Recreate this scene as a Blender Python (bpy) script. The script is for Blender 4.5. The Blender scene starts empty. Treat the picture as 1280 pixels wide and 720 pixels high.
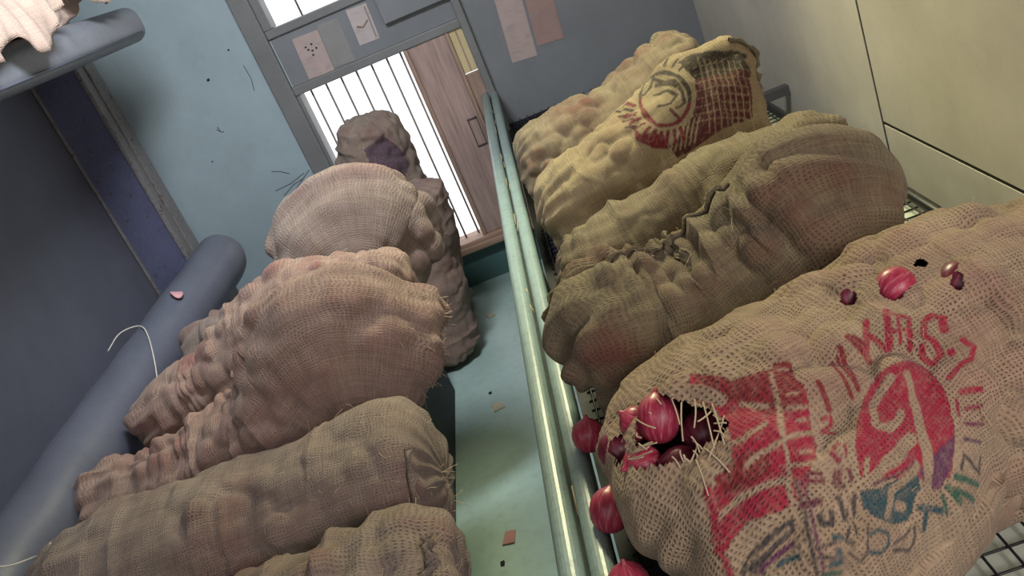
import bpy, bmesh, math, random
import numpy as np
from mathutils import Vector, Matrix

# ------------------------------------------------------------------ camera
SC = bpy.context.scene
COL = SC.collection
PI = math.pi
H = 1.81                                   # eye height above the coach floor
RX = (0.92790101, -0.06353978, -0.36737231)
DY = (-0.36131999, -0.39617617, -0.84409259)
FW = (-0.0919107, 0.91597333, -0.39057046)
cd = bpy.data.cameras.new('camera'); cam = bpy.data.objects.new('camera', cd); COL.objects.link(cam)
cd.sensor_width = 36.0; cd.lens = 1100 / 1280 * 36.0; cd.clip_start = 0.02
cam.matrix_world = Matrix(((RX[0], -DY[0], -FW[0], 0), (RX[1], -DY[1], -FW[1], 0), (RX[2], -DY[2], -FW[2], H), (0, 0, 0, 1)))
SC.camera = cam

# ------------------------------------------------------------------ daylight, added lights, exposure
SC.view_settings.view_transform = 'Standard'; SC.view_settings.look = 'None'
SC.view_settings.gamma = 1.0; SC.view_settings.use_curve_mapping = False
SC.view_settings.exposure = 0.35
w = bpy.data.worlds.new('overcast_sky'); SC.world = w; w.use_nodes = True
bg = w.node_tree.nodes['Background']
bg.inputs['Color'].default_value = (0.97, 0.98, 1.0, 1); bg.inputs['Strength'].default_value = 1.3
def area(name, loc, aim, sx, sy, power, color, spread=180):
    l = bpy.data.lights.new(name, 'AREA'); l.shape = 'RECTANGLE'; l.size = sx; l.size_y = sy; l.energy = power; l.color = color; l.spread = math.radians(spread)
    o = bpy.data.objects.new(name, l); COL.objects.link(o); o.location = loc
    o.rotation_euler = (Vector(aim) - Vector(loc)).to_track_quat('-Z', 'Y').to_euler()
    return o
area('added_yellow_light_over_rack', (0.25, 3.3, 2.7), (0.25, 1.6, 0.95), 0.5, 0.4, 20, (1.0, 0.95, 0.58), 85)  # added area light giving the right sacks their yellow-green tops
area('added_light_over_left_bench', (-0.5, 2.2, 2.7), (-1.3, 3.8, 1.1), 0.6, 0.4, 36, (0.93, 0.96, 1.0), 150)  # added cool light to brighten the blue wall, no fitting hangs here
area('added_fill_beside_camera', (0.85, -0.45, 1.95), (0.3, 1.0, 1.0), 0.6, 0.6, 11, (1.0, 0.90, 0.90), 150)  # added light near the camera, aimed to brighten the front sack

random.seed(7)
# ------------------------------------------------------------------ helpers
def tag(o, label=None, cat=None, group=None, kind=None):
    if label: o['label'] = label
    if cat: o['category'] = cat
    if group: o['group'] = group
    if kind: o['kind'] = kind
    return o
def empty(name, loc=(0, 0, 0), label=None, cat=None, group=None, kind=None):
    o = bpy.data.objects.new(name, None); COL.objects.link(o); o.location = loc; o.empty_display_size = 0.05
    return tag(o, label, cat, group, kind)
def link(name, me, mat, parent=None, loc=(0, 0, 0)):
    o = bpy.data.objects.new(name, me); COL.objects.link(o)
    if mat is not None:
        for m in (mat if isinstance(mat, (list, tuple)) else [mat]): me.materials.append(m)
    if parent is not None:
        o.parent = parent
        o.location = Vector(loc) - Vector(parent.location) if parent.type == 'EMPTY' and parent.parent is None else loc
    else: o.location = loc
    return o
def bm_obj(name, bm, mat, parent=None, smooth=False, loc=(0, 0, 0)):
    me = bpy.data.meshes.new(name)
    bmesh.ops.recalc_face_normals(bm, faces=bm.faces)
    bm.to_mesh(me); bm.free()
    if smooth:
        for p in me.polygons: p.use_smooth = True
    return link(name, me, mat, parent, loc)
def box(bm, x0, x1, y0, y1, z0, z1, bevel=0.0, seg=2, mi=0):
    g = bmesh.ops.create_cube(bm, size=1.0, matrix=Matrix.Translation(((x0 + x1) / 2, (y0 + y1) / 2, (z0 + z1) / 2)) @ Matrix.Diagonal((x1 - x0, y1 - y0, z1 - z0, 1)))
    vs = g['verts']; fs = list({f for v in vs for f in v.link_faces})
    for f in fs: f.material_index = mi
    if bevel > 0:
        es = list({e for v in vs for e in v.link_edges})
        bmesh.ops.bevel(bm, geom=es, offset=bevel, segments=seg, profile=0.5, affect='EDGES')
def boxo(name, x0, x1, y0, y1, z0, z1, mat, parent=None, bevel=0.0, seg=2):
    bm = bmesh.new(); c = ((x0 + x1) / 2, (y0 + y1) / 2, (z0 + z1) / 2)
    box(bm, x0 - c[0], x1 - c[0], y0 - c[1], y1 - c[1], z0 - c[2], z1 - c[2], bevel, seg)
    return bm_obj(name, bm, mat, parent, False, c)
def tube_arrays(pts, rad, n=8, close=True):
    pts = np.asarray(pts, float); m = len(pts)
    rad = np.broadcast_to(np.asarray(rad, float), (m,))
    t = np.gradient(pts, axis=0); t /= np.linalg.norm(t, axis=1)[:, None] + 1e-12
    ref = np.array([0, 0, 1.0]) if abs(t[:, 2]).mean() < 0.8 else np.array([0, 1.0, 0])
    a = np.cross(t, ref); a /= np.linalg.norm(a, axis=1)[:, None] + 1e-12; b = np.cross(a, t)
    th = np.arange(n) * 2 * PI / n
    V = (pts[:, None] + rad[:, None, None] * (a[:, None] * np.cos(th)[None, :, None] + b[:, None] * np.sin(th)[None, :, None])).reshape(-1, 3)
    F = [(i * n + j, i * n + (j + 1) % n, (i + 1) * n + (j + 1) % n, (i + 1) * n + j) for i in range(m - 1) for j in range(n)]
    if close:
        F += [tuple(range(n))[::-1], tuple((m - 1) * n + j for j in range(n))]
    return V, F
def poly_mesh(name, V, F, mat, parent=None, smooth=True, loc=(0, 0, 0)):
    me = bpy.data.meshes.new(name); me.from_pydata([tuple(v) for v in V], [], [tuple(f) for f in F]); me.update()
    if smooth:
        me.polygons.foreach_set('use_smooth', [True] * len(me.polygons))
    return link(name, me, mat, parent, loc)
def tubes(name, list_pts, rad, mat, parent=None, n=5, loc=(0, 0, 0)):
    Vs, Fs, k = [], [], 0
    for p in list_pts:
        V, F = tube_arrays(p, rad, n); Vs.append(V); Fs += [tuple(i + k for i in f) for f in F]; k += len(V)
    return poly_mesh(name, np.vstack(Vs), Fs, mat, parent, True, loc)

# ------------------------------------------------------------------ materials
def nm(name):
    m = bpy.data.materials.new(name); m.use_nodes = True
    nt = m.node_tree; return m, nt, nt.nodes['Principled BSDF']
def N(nt, typ, **kw):
    n = nt.nodes.new(typ)
    for k, v in kw.items():
        if k.startswith('i_'): n.inputs[k[2:].replace('_', ' ')].default_value = v
        else: setattr(n, k, v)
    return n
def ramp(nt, src, stops):
    r = nt.nodes.new('ShaderNodeValToRGB'); e = r.color_ramp.elements
    while len(e) < len(stops): e.new(0.5)
    for q, (p, c) in zip(e, stops): q.position = p; q.color = c if len(c) == 4 else (*c, 1)
    nt.links.new(src, r.inputs[0]); return r.outputs[0]
def mth(nt, op, a, b=None, c=None):
    n = nt.nodes.new('ShaderNodeMath'); n.operation = op
    for i, v in enumerate((a, b, c)):
        if v is None: continue
        if isinstance(v, (int, float)): n.inputs[i].default_value = v
        else: nt.links.new(v, n.inputs[i])
    return n.outputs[0]
def mixc(nt, f, a, b):
    n = nt.nodes.new('ShaderNodeMix'); n.data_type = 'RGBA'
    for s, v in ((n.inputs[0], f), (n.inputs[6], a), (n.inputs[7], b)):
        if isinstance(v, (int, float)): s.default_value = v
        elif isinstance(v, tuple): s.default_value = v if len(v) == 4 else (*v, 1)
        else: nt.links.new(v, s)
    return n.outputs[2]
def noise(nt, vec, scale, detail=4, rough=0.55):
    n = nt.nodes.new('ShaderNodeTexNoise'); n.inputs['Scale'].default_value = scale
    n.inputs['Detail'].default_value = detail; n.inputs['Roughness'].default_value = rough
    if vec is not None: nt.links.new(vec, n.inputs['Vector'])
    return n.outputs[0]
def bump(nt, b, h, strength, dist):
    n = nt.nodes.new('ShaderNodeBump'); n.inputs['Strength'].default_value = strength; n.inputs['Distance'].default_value = dist
    nt.links.new(h, n.inputs['Height']); nt.links.new(n.outputs[0], b.inputs['Normal'])
def painted(name, col, rough=0.5, dirt=(0.12, 0.11, 0.1), amount=0.25, scale=5.0, spec=0.4, chips=None, chip_t=0.66, metal=0.0, bmp=0.15):
    m, nt, b = nm(name)
    co = nt.nodes.new('ShaderNodeTexCoord').outputs['Object']
    n1 = noise(nt, co, scale, 5, 0.6); n2 = noise(nt, co, scale * 7, 3, 0.6)
    c1 = tuple(x * 0.9 for x in col); c2 = tuple(min(1, x * 1.08) for x in col)
    c = ramp(nt, n1, [(0.3, c1), (0.7, c2)])
    d = mth(nt, 'MULTIPLY', ramp(nt, n2, [(0.5, (0, 0, 0)), (0.78, (1, 1, 1))]), amount)
    c = mixc(nt, d, c, dirt)
    if chips:
        n3 = noise(nt, co, scale * 3, 8, 0.7)
        c = mixc(nt, ramp(nt, n3, [(chip_t, (0, 0, 0)), (chip_t + 0.03, (1, 1, 1))]), c, chips)
    nt.links.new(c, b.inputs['Base Color']); b.inputs['Roughness'].default_value = rough; b.inputs['Metallic'].default_value = metal
    b.inputs['Specular IOR Level'].default_value = spec
    bump(nt, b, n2, bmp, 0.004)
    return m
def wood(name, col, along='Z', rough=0.55):
    m, nt, b = nm(name)
    co = nt.nodes.new('ShaderNodeTexCoord').outputs['Object']
    mp = nt.nodes.new('ShaderNodeMapping'); nt.links.new(co, mp.inputs['Vector'])
    mp.inputs['Scale'].default_value = (30, 30, 2.2) if along == 'Z' else (2.2, 30, 30)
    n1 = noise(nt, mp.outputs[0], 1.5, 6, 0.65)
    c = ramp(nt, n1, [(0.3, tuple(x * 0.6 for x in col)), (0.55, col), (0.8, tuple(min(1, x * 1.25) for x in col))])
    nt.links.new(c, b.inputs['Base Color']); b.inputs['Roughness'].default_value = rough
    bump(nt, b, n1, 0.25, 0.004); return m
def paper(name, col, ink=(0.35, 0.28, 0.28), lines=60.0, amt=0.5):
    m, nt, b = nm(name)
    co = nt.nodes.new('ShaderNodeTexCoord').outputs['Object']
    mp = nt.nodes.new('ShaderNodeMapping'); nt.links.new(co, mp.inputs['Vector']); mp.inputs['Scale'].default_value = (14, 1, lines)
    n1 = noise(nt, mp.outputs[0], 1.0, 2, 0.5); n2 = noise(nt, co, 14, 4, 0.6)
    c = mixc(nt, mth(nt, 'MULTIPLY', ramp(nt, n1, [(0.55, (0, 0, 0)), (0.66, (1, 1, 1))]), amt), col, ink)
    c = mixc(nt, mth(nt, 'MULTIPLY', ramp(nt, n2, [(0.4, (0, 0, 0)), (0.8, (1, 1, 1))]), 0.5), c, tuple(x * 0.7 for x in col))
    nt.links.new(c, b.inputs['Base Color']); b.inputs['Roughness'].default_value = 0.8; return m
def jute(name, light, dark, onion=(0.20, 0.07, 0.065), onion_amt=0.55, pitch=0.0054, gap=(0.035, 0.018, 0.014), gap_amt=0.8, printed=False):
    m, nt, b = nm(name)
    uvn = nt.nodes.new('ShaderNodeUVMap'); uvn.uv_map = 'UVMap'; uv = uvn.outputs[0]
    nn = nt.nodes.new('ShaderNodeTexNoise'); nn.inputs['Scale'].default_value = 22; nn.inputs['Detail'].default_value = 3; nt.links.new(uv, nn.inputs['Vector'])
    va = nt.nodes.new('ShaderNodeVectorMath'); va.operation = 'MULTIPLY_ADD'
    nt.links.new(nn.outputs['Color'], va.inputs[0]); va.inputs[1].default_value = (0.022, 0.022, 0); nt.links.new(uv, va.inputs[2])
    sp = nt.nodes.new('ShaderNodeSeparateXYZ'); nt.links.new(va.outputs[0], sp.inputs[0])
    a = mth(nt, 'ABSOLUTE', mth(nt, 'SINE', mth(nt, 'MULTIPLY', sp.outputs[0], PI / pitch)))
    c_ = mth(nt, 'ABSOLUTE', mth(nt, 'SINE', mth(nt, 'MULTIPLY', sp.outputs[1], PI / pitch)))
    mp1 = nt.nodes.new('ShaderNodeMapping'); nt.links.new(uv, mp1.inputs['Vector']); mp1.inputs['Scale'].default_value = (150, 9, 1)
    mp2 = nt.nodes.new('ShaderNodeMapping'); nt.links.new(uv, mp2.inputs['Vector']); mp2.inputs['Scale'].default_value = (9, 150, 1)
    t1 = noise(nt, mp1.outputs[0], 1, 3, 0.6); t2 = noise(nt, mp2.outputs[0], 1, 3, 0.6)
    big = noise(nt, uv, 7, 4, 0.6); fine = noise(nt, uv, 260, 2, 0.6)
    tt = mth(nt, 'ADD', mth(nt, 'MULTIPLY', mth(nt, 'ADD', t1, t2), 0.30), mth(nt, 'MULTIPLY', big, 0.45))
    col = ramp(nt, tt, [(0.38, dark), (0.64, light)])
    col = mixc(nt, mth(nt, 'MULTIPLY', fine, 0.35), col, tuple(min(1, x * 1.35) for x in light))
    at = nt.nodes.new('ShaderNodeAttribute'); at.attribute_name = 'bulge'
    om = ramp(nt, noise(nt, uv, 5.5, 3, 0.6), [(0.42, (0, 0, 0)), (0.62, (1, 1, 1))])
    of = mth(nt, 'MULTIPLY', mth(nt, 'MULTIPLY', at.outputs['Fac'], om), onion_amt)
    col = mixc(nt, of, col, onion)
    wv = mth(nt, 'MAXIMUM', a, c_)
    loose = ramp(nt, noise(nt, uv, 16, 3, 0.6), [(0.36, (0.08, 0.08, 0.08)), (0.66, (1, 1, 1))])
    hole = mth(nt, 'MULTIPLY', ramp(nt, wv, [(0.36, (1, 1, 1)), (0.70, (0, 0, 0))]), mth(nt, 'MULTIPLY', loose, gap_amt))
    if printed:
        ca = nt.nodes.new('ShaderNodeAttribute'); ca.attribute_name = 'ink'
        wear = ramp(nt, noise(nt, uv, 90, 3, 0.65), [(0.3, (0.62, 0.62, 0.62)), (0.55, (1, 1, 1))])
        col = mixc(nt, mth(nt, 'MULTIPLY', mth(nt, 'MULTIPLY', ca.outputs['Alpha'], wear), 1.05), col, ca.outputs['Color'])
    col = mixc(nt, hole, col, gap)
    nt.links.new(col, b.inputs['Base Color']); b.inputs['Roughness'].default_value = 0.92; b.inputs['Specular IOR Level'].default_value = 0.12
    try:
        b.inputs['Sheen Weight'].default_value = 0.12; b.inputs['Sheen Roughness'].default_value = 0.6
    except Exception: pass
    h = mth(nt, 'ADD', wv, mth(nt, 'MULTIPLY', fine, 0.5))
    bump(nt, b, h, 0.6, 0.004)
    return m

M = dict(
    blue=painted('light_blue_wall_paint', (0.36, 0.455, 0.50), 0.5, amount=0.08, scale=3),
    grey=painted('darker_blue_grey_wall', (0.20, 0.215, 0.235), 0.5, amount=0.1, scale=3),  # darker and greyer than the light blue wall
    frame=painted('grey_frame_paint', (0.19, 0.195, 0.20), 0.5, amount=0.25),
    green=painted('dark_green_panel_paint', (0.08, 0.17, 0.165), 0.5, amount=0.2),
    cream=painted('cream_laminate', (0.72, 0.66, 0.56), 0.35, dirt=(0.2, 0.16, 0.1), amount=0.06, scale=4, bmp=0.03),
    joint=painted('black_joint', (0.02, 0.018, 0.015), 0.8),
    floor=painted('pale_green_floor', (0.44, 0.60, 0.56), 0.38, dirt=(0.1, 0.1, 0.09), amount=0.18, scale=4),
    rail=painted('teal_gloss_paint', (0.24, 0.33, 0.32), 0.36, dirt=(0.06, 0.05, 0.04), amount=0.35, scale=9, spec=0.6),
    railgap=painted('shaded_groove', (0.03, 0.035, 0.03), 0.8),  # shade between the rail tubes put into this near-black colour
    rex=painted('blue_grey_rexine', (0.115, 0.125, 0.165), 0.42, dirt=(0.05, 0.05, 0.06), amount=0.2, scale=6, bmp=0.1),
    rex2=painted('pale_blue_rexine', (0.19, 0.205, 0.24), 0.45, dirt=(0.06, 0.05, 0.06), amount=0.25, scale=6, bmp=0.1),
    navy=painted('navy_partition_paint', (0.14, 0.145, 0.19), 0.45, amount=0.2, scale=5),
    post=painted('worn_blue_steel', (0.125, 0.135, 0.235), 0.35, dirt=(0.2, 0.2, 0.22), amount=0.5, scale=7, chips=(0.10, 0.09, 0.10), chip_t=0.6, bmp=0.3),
    postside=painted('scraped_grey_steel', (0.24, 0.23, 0.235), 0.4, dirt=(0.10, 0.05, 0.03), amount=0.7, scale=8, chips=(0.11, 0.05, 0.03), chip_t=0.6, bmp=0.4),
    dark=painted('shade_dark_board', (0.03, 0.033, 0.04), 0.7),  # near black: shade under and beside things put into the colour
    plank=wood('pinkish_wood', (0.44, 0.31, 0.28)),
    plank2=wood('brown_wood', (0.38, 0.26, 0.20)),
    sillw=wood('sill_wood', (0.42, 0.27, 0.2), 'X'),
    slot=painted('lit_slot_yellow', (0.62, 0.52, 0.30), 0.5, amount=0.15),  # yellow of the light in the slot put into the colour
    black=painted('black_coated_wire', (0.012, 0.012, 0.014), 0.4),
    board=painted('pale_board', (0.62, 0.66, 0.54), 0.45, amount=0.08),
    ceil=painted('ceiling_paint', (0.5, 0.5, 0.47), 0.6, amount=0.05),
    bars=painted('window_bar_paint', (0.22, 0.20, 0.19), 0.5),
    steel=painted('bracket_steel', (0.1, 0.1, 0.1), 0.4),
    straw=painted('dry_straw', (0.55, 0.42, 0.26), 0.8), white_thread=painted('white_thread', (0.65, 0.62, 0.55), 0.8),
    fray=painted('frayed_jute', (0.55, 0.43, 0.31), 0.9), pencil=painted('dark_scratch', (0.02, 0.02, 0.03), 0.8),
    ppink=paper('pinkish_paper', (0.46, 0.37, 0.355)), pgrey=paper('greyed_paper', (0.27, 0.27, 0.27)),
    pwhite=paper('whitish_paper', (0.52, 0.46, 0.46)), pfaded=paper('faded_pink_paper', (0.36, 0.24, 0.22)),
    scrapw=paper('scrap_paper', (0.6, 0.55, 0.4), amt=0.8, lines=120), scrapr=paper('printed_scrap', (0.5, 0.25, 0.24), ink=(0.7, 0.65, 0.6), amt=0.8, lines=160),
)
JL = jute('brown_jute_weave', (0.31, 0.245, 0.205), (0.125, 0.092, 0.076), gap_amt=0.75, onion_amt=0.6)
JLP = jute('pinkish_brown_jute_weave', (0.37, 0.265, 0.215), (0.16, 0.10, 0.082), onion=(0.24, 0.075, 0.075), gap_amt=0.7, onion_amt=0.7)
JR = jute('olive_lit_jute_weave', (0.25, 0.20, 0.12), (0.085, 0.060, 0.040), onion=(0.14, 0.04, 0.035), onion_amt=0.8, gap_amt=0.7)  # olive tint of the light on the right rack put into the cloth
JF = jute('printed_jute_weave', (0.44, 0.32, 0.215), (0.18, 0.125, 0.078), onion=(0.32, 0.09, 0.10), onion_amt=0.35, gap_amt=0.9, printed=True)
JD = jute('printed_olive_lit_jute_weave', (0.30, 0.235, 0.13), (0.14, 0.10, 0.055), onion=(0.16, 0.05, 0.04), onion_amt=0.65, gap_amt=0.6, printed=True)  # cloth colour carries the olive light tint too
JD7 = jute('printed_brown_jute_weave', (0.33, 0.265, 0.22), (0.15, 0.11, 0.09), gap_amt=0.6, printed=True)
JP = jute('pale_pink_jute_weave', (0.52, 0.40, 0.33), (0.33, 0.235, 0.19), onion=(0.45, 0.17, 0.17), onion_amt=0.6, gap_amt=0.5)
def onion_mat(name, c0, c1, c2):
    m, nt, b = nm(name)
    co = nt.nodes.new('ShaderNodeTexCoord').outputs['Object']
    sp = nt.nodes.new('ShaderNodeSeparateXYZ'); nt.links.new(co, sp.inputs[0])
    ang = mth(nt, 'ARCTAN2', sp.outputs[1], sp.outputs[0])
    cb = nt.nodes.new('ShaderNodeCombineXYZ'); nt.links.new(mth(nt, 'MULTIPLY', ang, 2.4), cb.inputs[0]); nt.links.new(mth(nt, 'MULTIPLY', sp.outputs[2], 0.55), cb.inputs[1])
    n1 = noise(nt, cb.outputs[0], 2.2, 5, 0.65)
    c = ramp(nt, n1, [(0.28, c0), (0.5, c1), (0.75, c2)])
    nt.links.new(c, b.inputs['Base Color']); b.inputs['Roughness'].default_value = 0.38
    bump(nt, b, n1, 0.05, 0.003); return m
OM = onion_mat('red_onion_skin', (0.22, 0.012, 0.035), (0.42, 0.03, 0.075), (0.68, 0.28, 0.30))
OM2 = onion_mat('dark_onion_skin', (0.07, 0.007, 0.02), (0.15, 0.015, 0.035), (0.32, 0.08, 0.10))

# ------------------------------------------------------------------ the coach: floor, walls, ceiling
YW = 4.47
tag(boxo('floor', -2.16, 1.0, -1.0, 4.6, -0.06, 0.0, M['floor']), 'pale green coach floor strip between the benches', kind='structure')
tag(boxo('ceiling', -2.16, 1.0, -1.0, 4.6, 2.75, 2.8, M['ceil']), 'coach ceiling above the picture', kind='structure')
tag(boxo('wall_front', -2.16, 1.0, -1.06, -1.0, 0.0, 1.8, M['cream']), 'unseen half wall added behind the viewer to hold back sky light', kind='structure')  # unseen wall added to cut the sky light from behind the camera
tag(boxo('wall_left', -2.16, -2.1, -1.0, 4.6, 0.0, 2.75, M['navy']), 'dark navy partition left of the padded bench', kind='structure')
bm = bmesh.new()
box(bm, -2.1, -1.05, YW, YW + 0.1, 0.0, 2.75, mi=0)                      # light blue left of the window
box(bm, -1.05, -0.15, YW, YW + 0.1, 0.0, 0.235, mi=2)                    # dark green below the sill
box(bm, -0.15, 0.94, YW, YW + 0.1, 0.0, 2.75, mi=1)                      # blue grey right of the window
box(bm, -1.05, -0.15, YW, YW + 0.1, 1.33, 1.62, mi=1)                    # between the two windows
box(bm, -1.05, -0.15, YW, YW + 0.1, 2.2, 2.75, mi=0)
tag(bm_obj('wall_back', bm, [M['blue'], M['grey'], M['green']]), 'painted side wall of the coach with the window', kind='structure')
wr = empty('wall_right', (0.94, 2.0, 0), 'cream laminate partition behind the right rack of sacks', kind='structure')
for y0, y1, z0, z1 in ((2.475, YW, 0, 2.75), (-1.0, 2.461, 0.826, 2.75), (-1.0, 2.461, 0, 0.814)):
    boxo('panel', 0.94, 0.97, y0, y1, z0, z1, M['cream'], wr)
boxo('joint_backing', 0.9425, 1.0, -1.0, YW, 0, 2.75, M['joint'], wr)

# pencil scratches and insects' marks on the blue wall
wb = bpy.data.objects['wall_back']
def scratch(pts, r=0.0016):
    P = [(x, YW - 0.001, z) for x, z in pts]
    return tubes('scratch_mark', [P], r, M['pencil'], wb, 4)
for pts in ([(-1.35, 1.0), (-1.31, 0.985), (-1.27, 0.955)], [(-1.38, 0.90), (-1.29, 0.905), (-1.2, 0.93)], [(-1.33, 0.83), (-1.26, 0.88), (-1.17, 0.935)],
            [(-1.35, 0.86), (-1.28, 0.895), (-1.215, 0.905)], [(-1.30, 0.81), (-1.25, 0.835), (-1.2, 0.865)],
            [(-1.50, 1.30), (-1.485, 1.28), (-1.47, 1.275)], [(-1.49, 1.31), (-1.485, 1.285)], [(-1.225, 1.53), (-1.22, 1.46), (-1.235, 1.40)]):
    scratch(pts)
for x, z, r in ((-1.415, 1.53, 0.006), (-1.255, 1.62, 0.004), (-1.60, 1.16, 0.003)):
    scratch([(x - r, z), (x + r, z + 0.004)], r)

# ------------------------------------------------------------------ lower window with bars and wooden shutter
w1 = empty('window_1', (-0.6, YW, 0.24), 'barred lower window with bright daylight and wooden shutter', kind='structure')
boxo('stile', -1.15, -1.055, YW - 0.035, YW + 0.06, 0.2, 2.3, M['frame'], w1, 0.006)
boxo('crossbar', -1.055, -0.15, YW - 0.03, YW + 0.06, 1.30, 1.345, M['frame'], w1, 0.006)
boxo('stile', -0.165, -0.125, YW - 0.05, YW + 0.06, 0.2, 2.3, M['frame'], w1, 0.006)
boxo('inner_lining', -1.055, -1.035, YW - 0.02, YW + 0.1, 0.24, 1.3, M['frame'], w1, 0.004)
boxo('sill', -1.06, -0.15, YW - 0.05, YW + 0.1, 0.222, 0.262, M['sillw'], w1, 0.006)
boxo('sill_moulding', -1.06, -0.15, YW - 0.07, YW - 0.045, 0.205, 0.24, M['sillw'], w1, 0.006)
boxo('shutter_board', -0.452, -0.255, YW - 0.02, YW + 0.02, 0.262, 1.3, M['plank'], w1, 0.004)
boxo('shutter_stile', -0.475, -0.452, YW - 0.03, YW + 0.03, 0.262, 1.3, M['plank2'], w1, 0.005)
boxo('shutter_stile', -0.255, -0.235, YW - 0.034, YW + 0.03, 0.262, 1.3, M['plank2'], w1, 0.005)
boxo('shutter_board', -0.235, -0.165, YW - 0.015, YW + 0.02, 0.262, 1.075, M['plank2'], w1, 0.004)
boxo('lit_slot', -0.235, -0.165, YW - 0.012, YW + 0.02, 1.082, 1.3, M['slot'], w1, 0.003)
boxo('slot_rib', -0.202, -0.196, YW - 0.02, YW - 0.01, 1.085, 1.298, M['plank2'], w1)
bm = bmesh.new()
for a in ((-0.315, -0.31, 0.72, 0.87), (-0.268, -0.263, 0.72, 0.87), (-0.315, -0.263, 0.865, 0.87), (-0.315, -0.263, 0.72, 0.725)):
    box(bm, a[0], a[1], YW - 0.03, YW - 0.018, a[2], a[3])
bm_obj('latch_plate', bm, M['steel'], w1)
bar0 = None
for x in (-0.985, -0.902, -0.819, -0.736, -0.653, -0.57, -0.497):
    if bar0 is None:
        V, F = tube_arrays([(0, 0, 0.25 - 0.79), (0, 0, 1.32 - 0.79)], 0.0055, 8)
        bar0 = poly_mesh('bar', V, F, M['bars'], w1, True, (x, YW + 0.04, 0.79))
    else:
        o = bar0.copy(); COL.objects.link(o); o.location.x = x + 0.6
# upper window
w2 = empty('window_2', (-0.6, YW, 1.62), 'upper window letting in daylight above the stickers', kind='structure')
boxo('crossbar', -1.055, -0.15, YW - 0.02, YW + 0.06, 1.59, 1.632, M['frame'], w2, 0.006)
boxo('inner_lining', -1.055, -1.01, YW - 0.02, YW + 0.1, 1.632, 2.2, M['frame'], w2, 0.004)
boxo('shutter_panel', -0.50, -0.165, YW - 0.045, YW + 0.03, 1.45, 2.2, M['grey'], w2, 0.004)
boxo('shutter_panel_edge', -0.56, -0.50, YW - 0.035, YW + 0.05, 1.632, 2.2, M['frame'], w2, 0.004)
V, F = tube_arrays([(0, 0, -0.3), (0, 0, 0.3)], 0.0055, 8)
poly_mesh('bar', V, F, M['bars'], w2, True, (-0.86, YW + 0.04, 1.92))

# pasted notices
def notice(x0, x1, z0, z1, y, mat, label, tilt=0.0, edge=None):
    o = boxo('notice', x0, x1, y - 0.003, y, z0, z1, mat, None)
    o.rotation_euler.y = tilt
    tag(o, label, 'notice', 'paper notices pasted on the wall'); return o
o = notice(-0.955, -0.82, 1.345, 1.55, YW, M['ppink'], 'pinkish paper notice with dark smudges, leftmost above the barred window', 0.04)
bm = bmesh.new()
for dx, dz in ((-0.02, 0.045), (0.012, 0.05), (0.005, 0.02), (0.028, 0.026), (0.0, 0.0), (-0.012, 0.03)):
    box(bm, dx - 0.005, dx + 0.005, -0.0035, -0.0015, dz - 0.004, dz + 0.004)
bm_obj('ink_spot', bm, M['pencil'], o)
o = notice(-0.815, -0.705, 1.35, 1.565, YW, M['pgrey'], 'grey faded paper notice between two pinkish ones above the window', 0.04)
o = notice(-0.655, -0.55, 1.40, 1.575, YW, M['pwhite'], 'whitish notice with a curved line and border, nearest the upper window panel', 0.04)
tubes('printed_line', [[(-0.03, -0.004, 0.0), (-0.005, -0.004, -0.012), (0.03, -0.004, 0.012)]], 0.004, M['plank2'], o, 4)
bm = bmesh.new(); box(bm, 0.035, 0.043, -0.004, -0.001, -0.075, 0.075); bm_obj('border_strip', bm, M['pgrey'], o)
notice(0.02, 0.15, 1.035, 1.40, YW, M['ppink'], 'large pinkish bill pasted right of the window, left one of a pair', 0.09)
notice(0.165, 0.30, 1.065, 1.40, YW, M['pfaded'], 'darker faded bill pasted right of the window, right one of a pair', 0.09)

# ------------------------------------------------------------------ steel post in the corner
p = empty('steel_post', (-1.96, 4.3, 0), 'worn blue steel post with scraped rusty edge in the left corner', 'post')
bm = bmesh.new(); box(bm, -2.098, -1.87, 4.22, 4.40, 0, 2.75, 0.008); q = bm_obj('shaft', bm, M['post'], p); q.location = (1.96, -4.3, 0)
bm = bmesh.new(); box(bm, -1.878, -1.855, 4.21, 4.41, 0, 2.75, 0.005); q = bm_obj('corner_angle', bm, M['postside'], p); q.location = (1.96, -4.3, 0); q['label'] = 'scraped rusty steel edge'
bm = bmesh.new(); box(bm, -2.098, -2.085, 4.205, 4.23, 0, 2.75, 0.004); box(bm, -1.856, -1.845, 4.28, 4.30, 0, 2.75, 0.003); q = bm_obj('flange', bm, M['postside'], p); q.location = (1.96, -4.3, 0)

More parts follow.
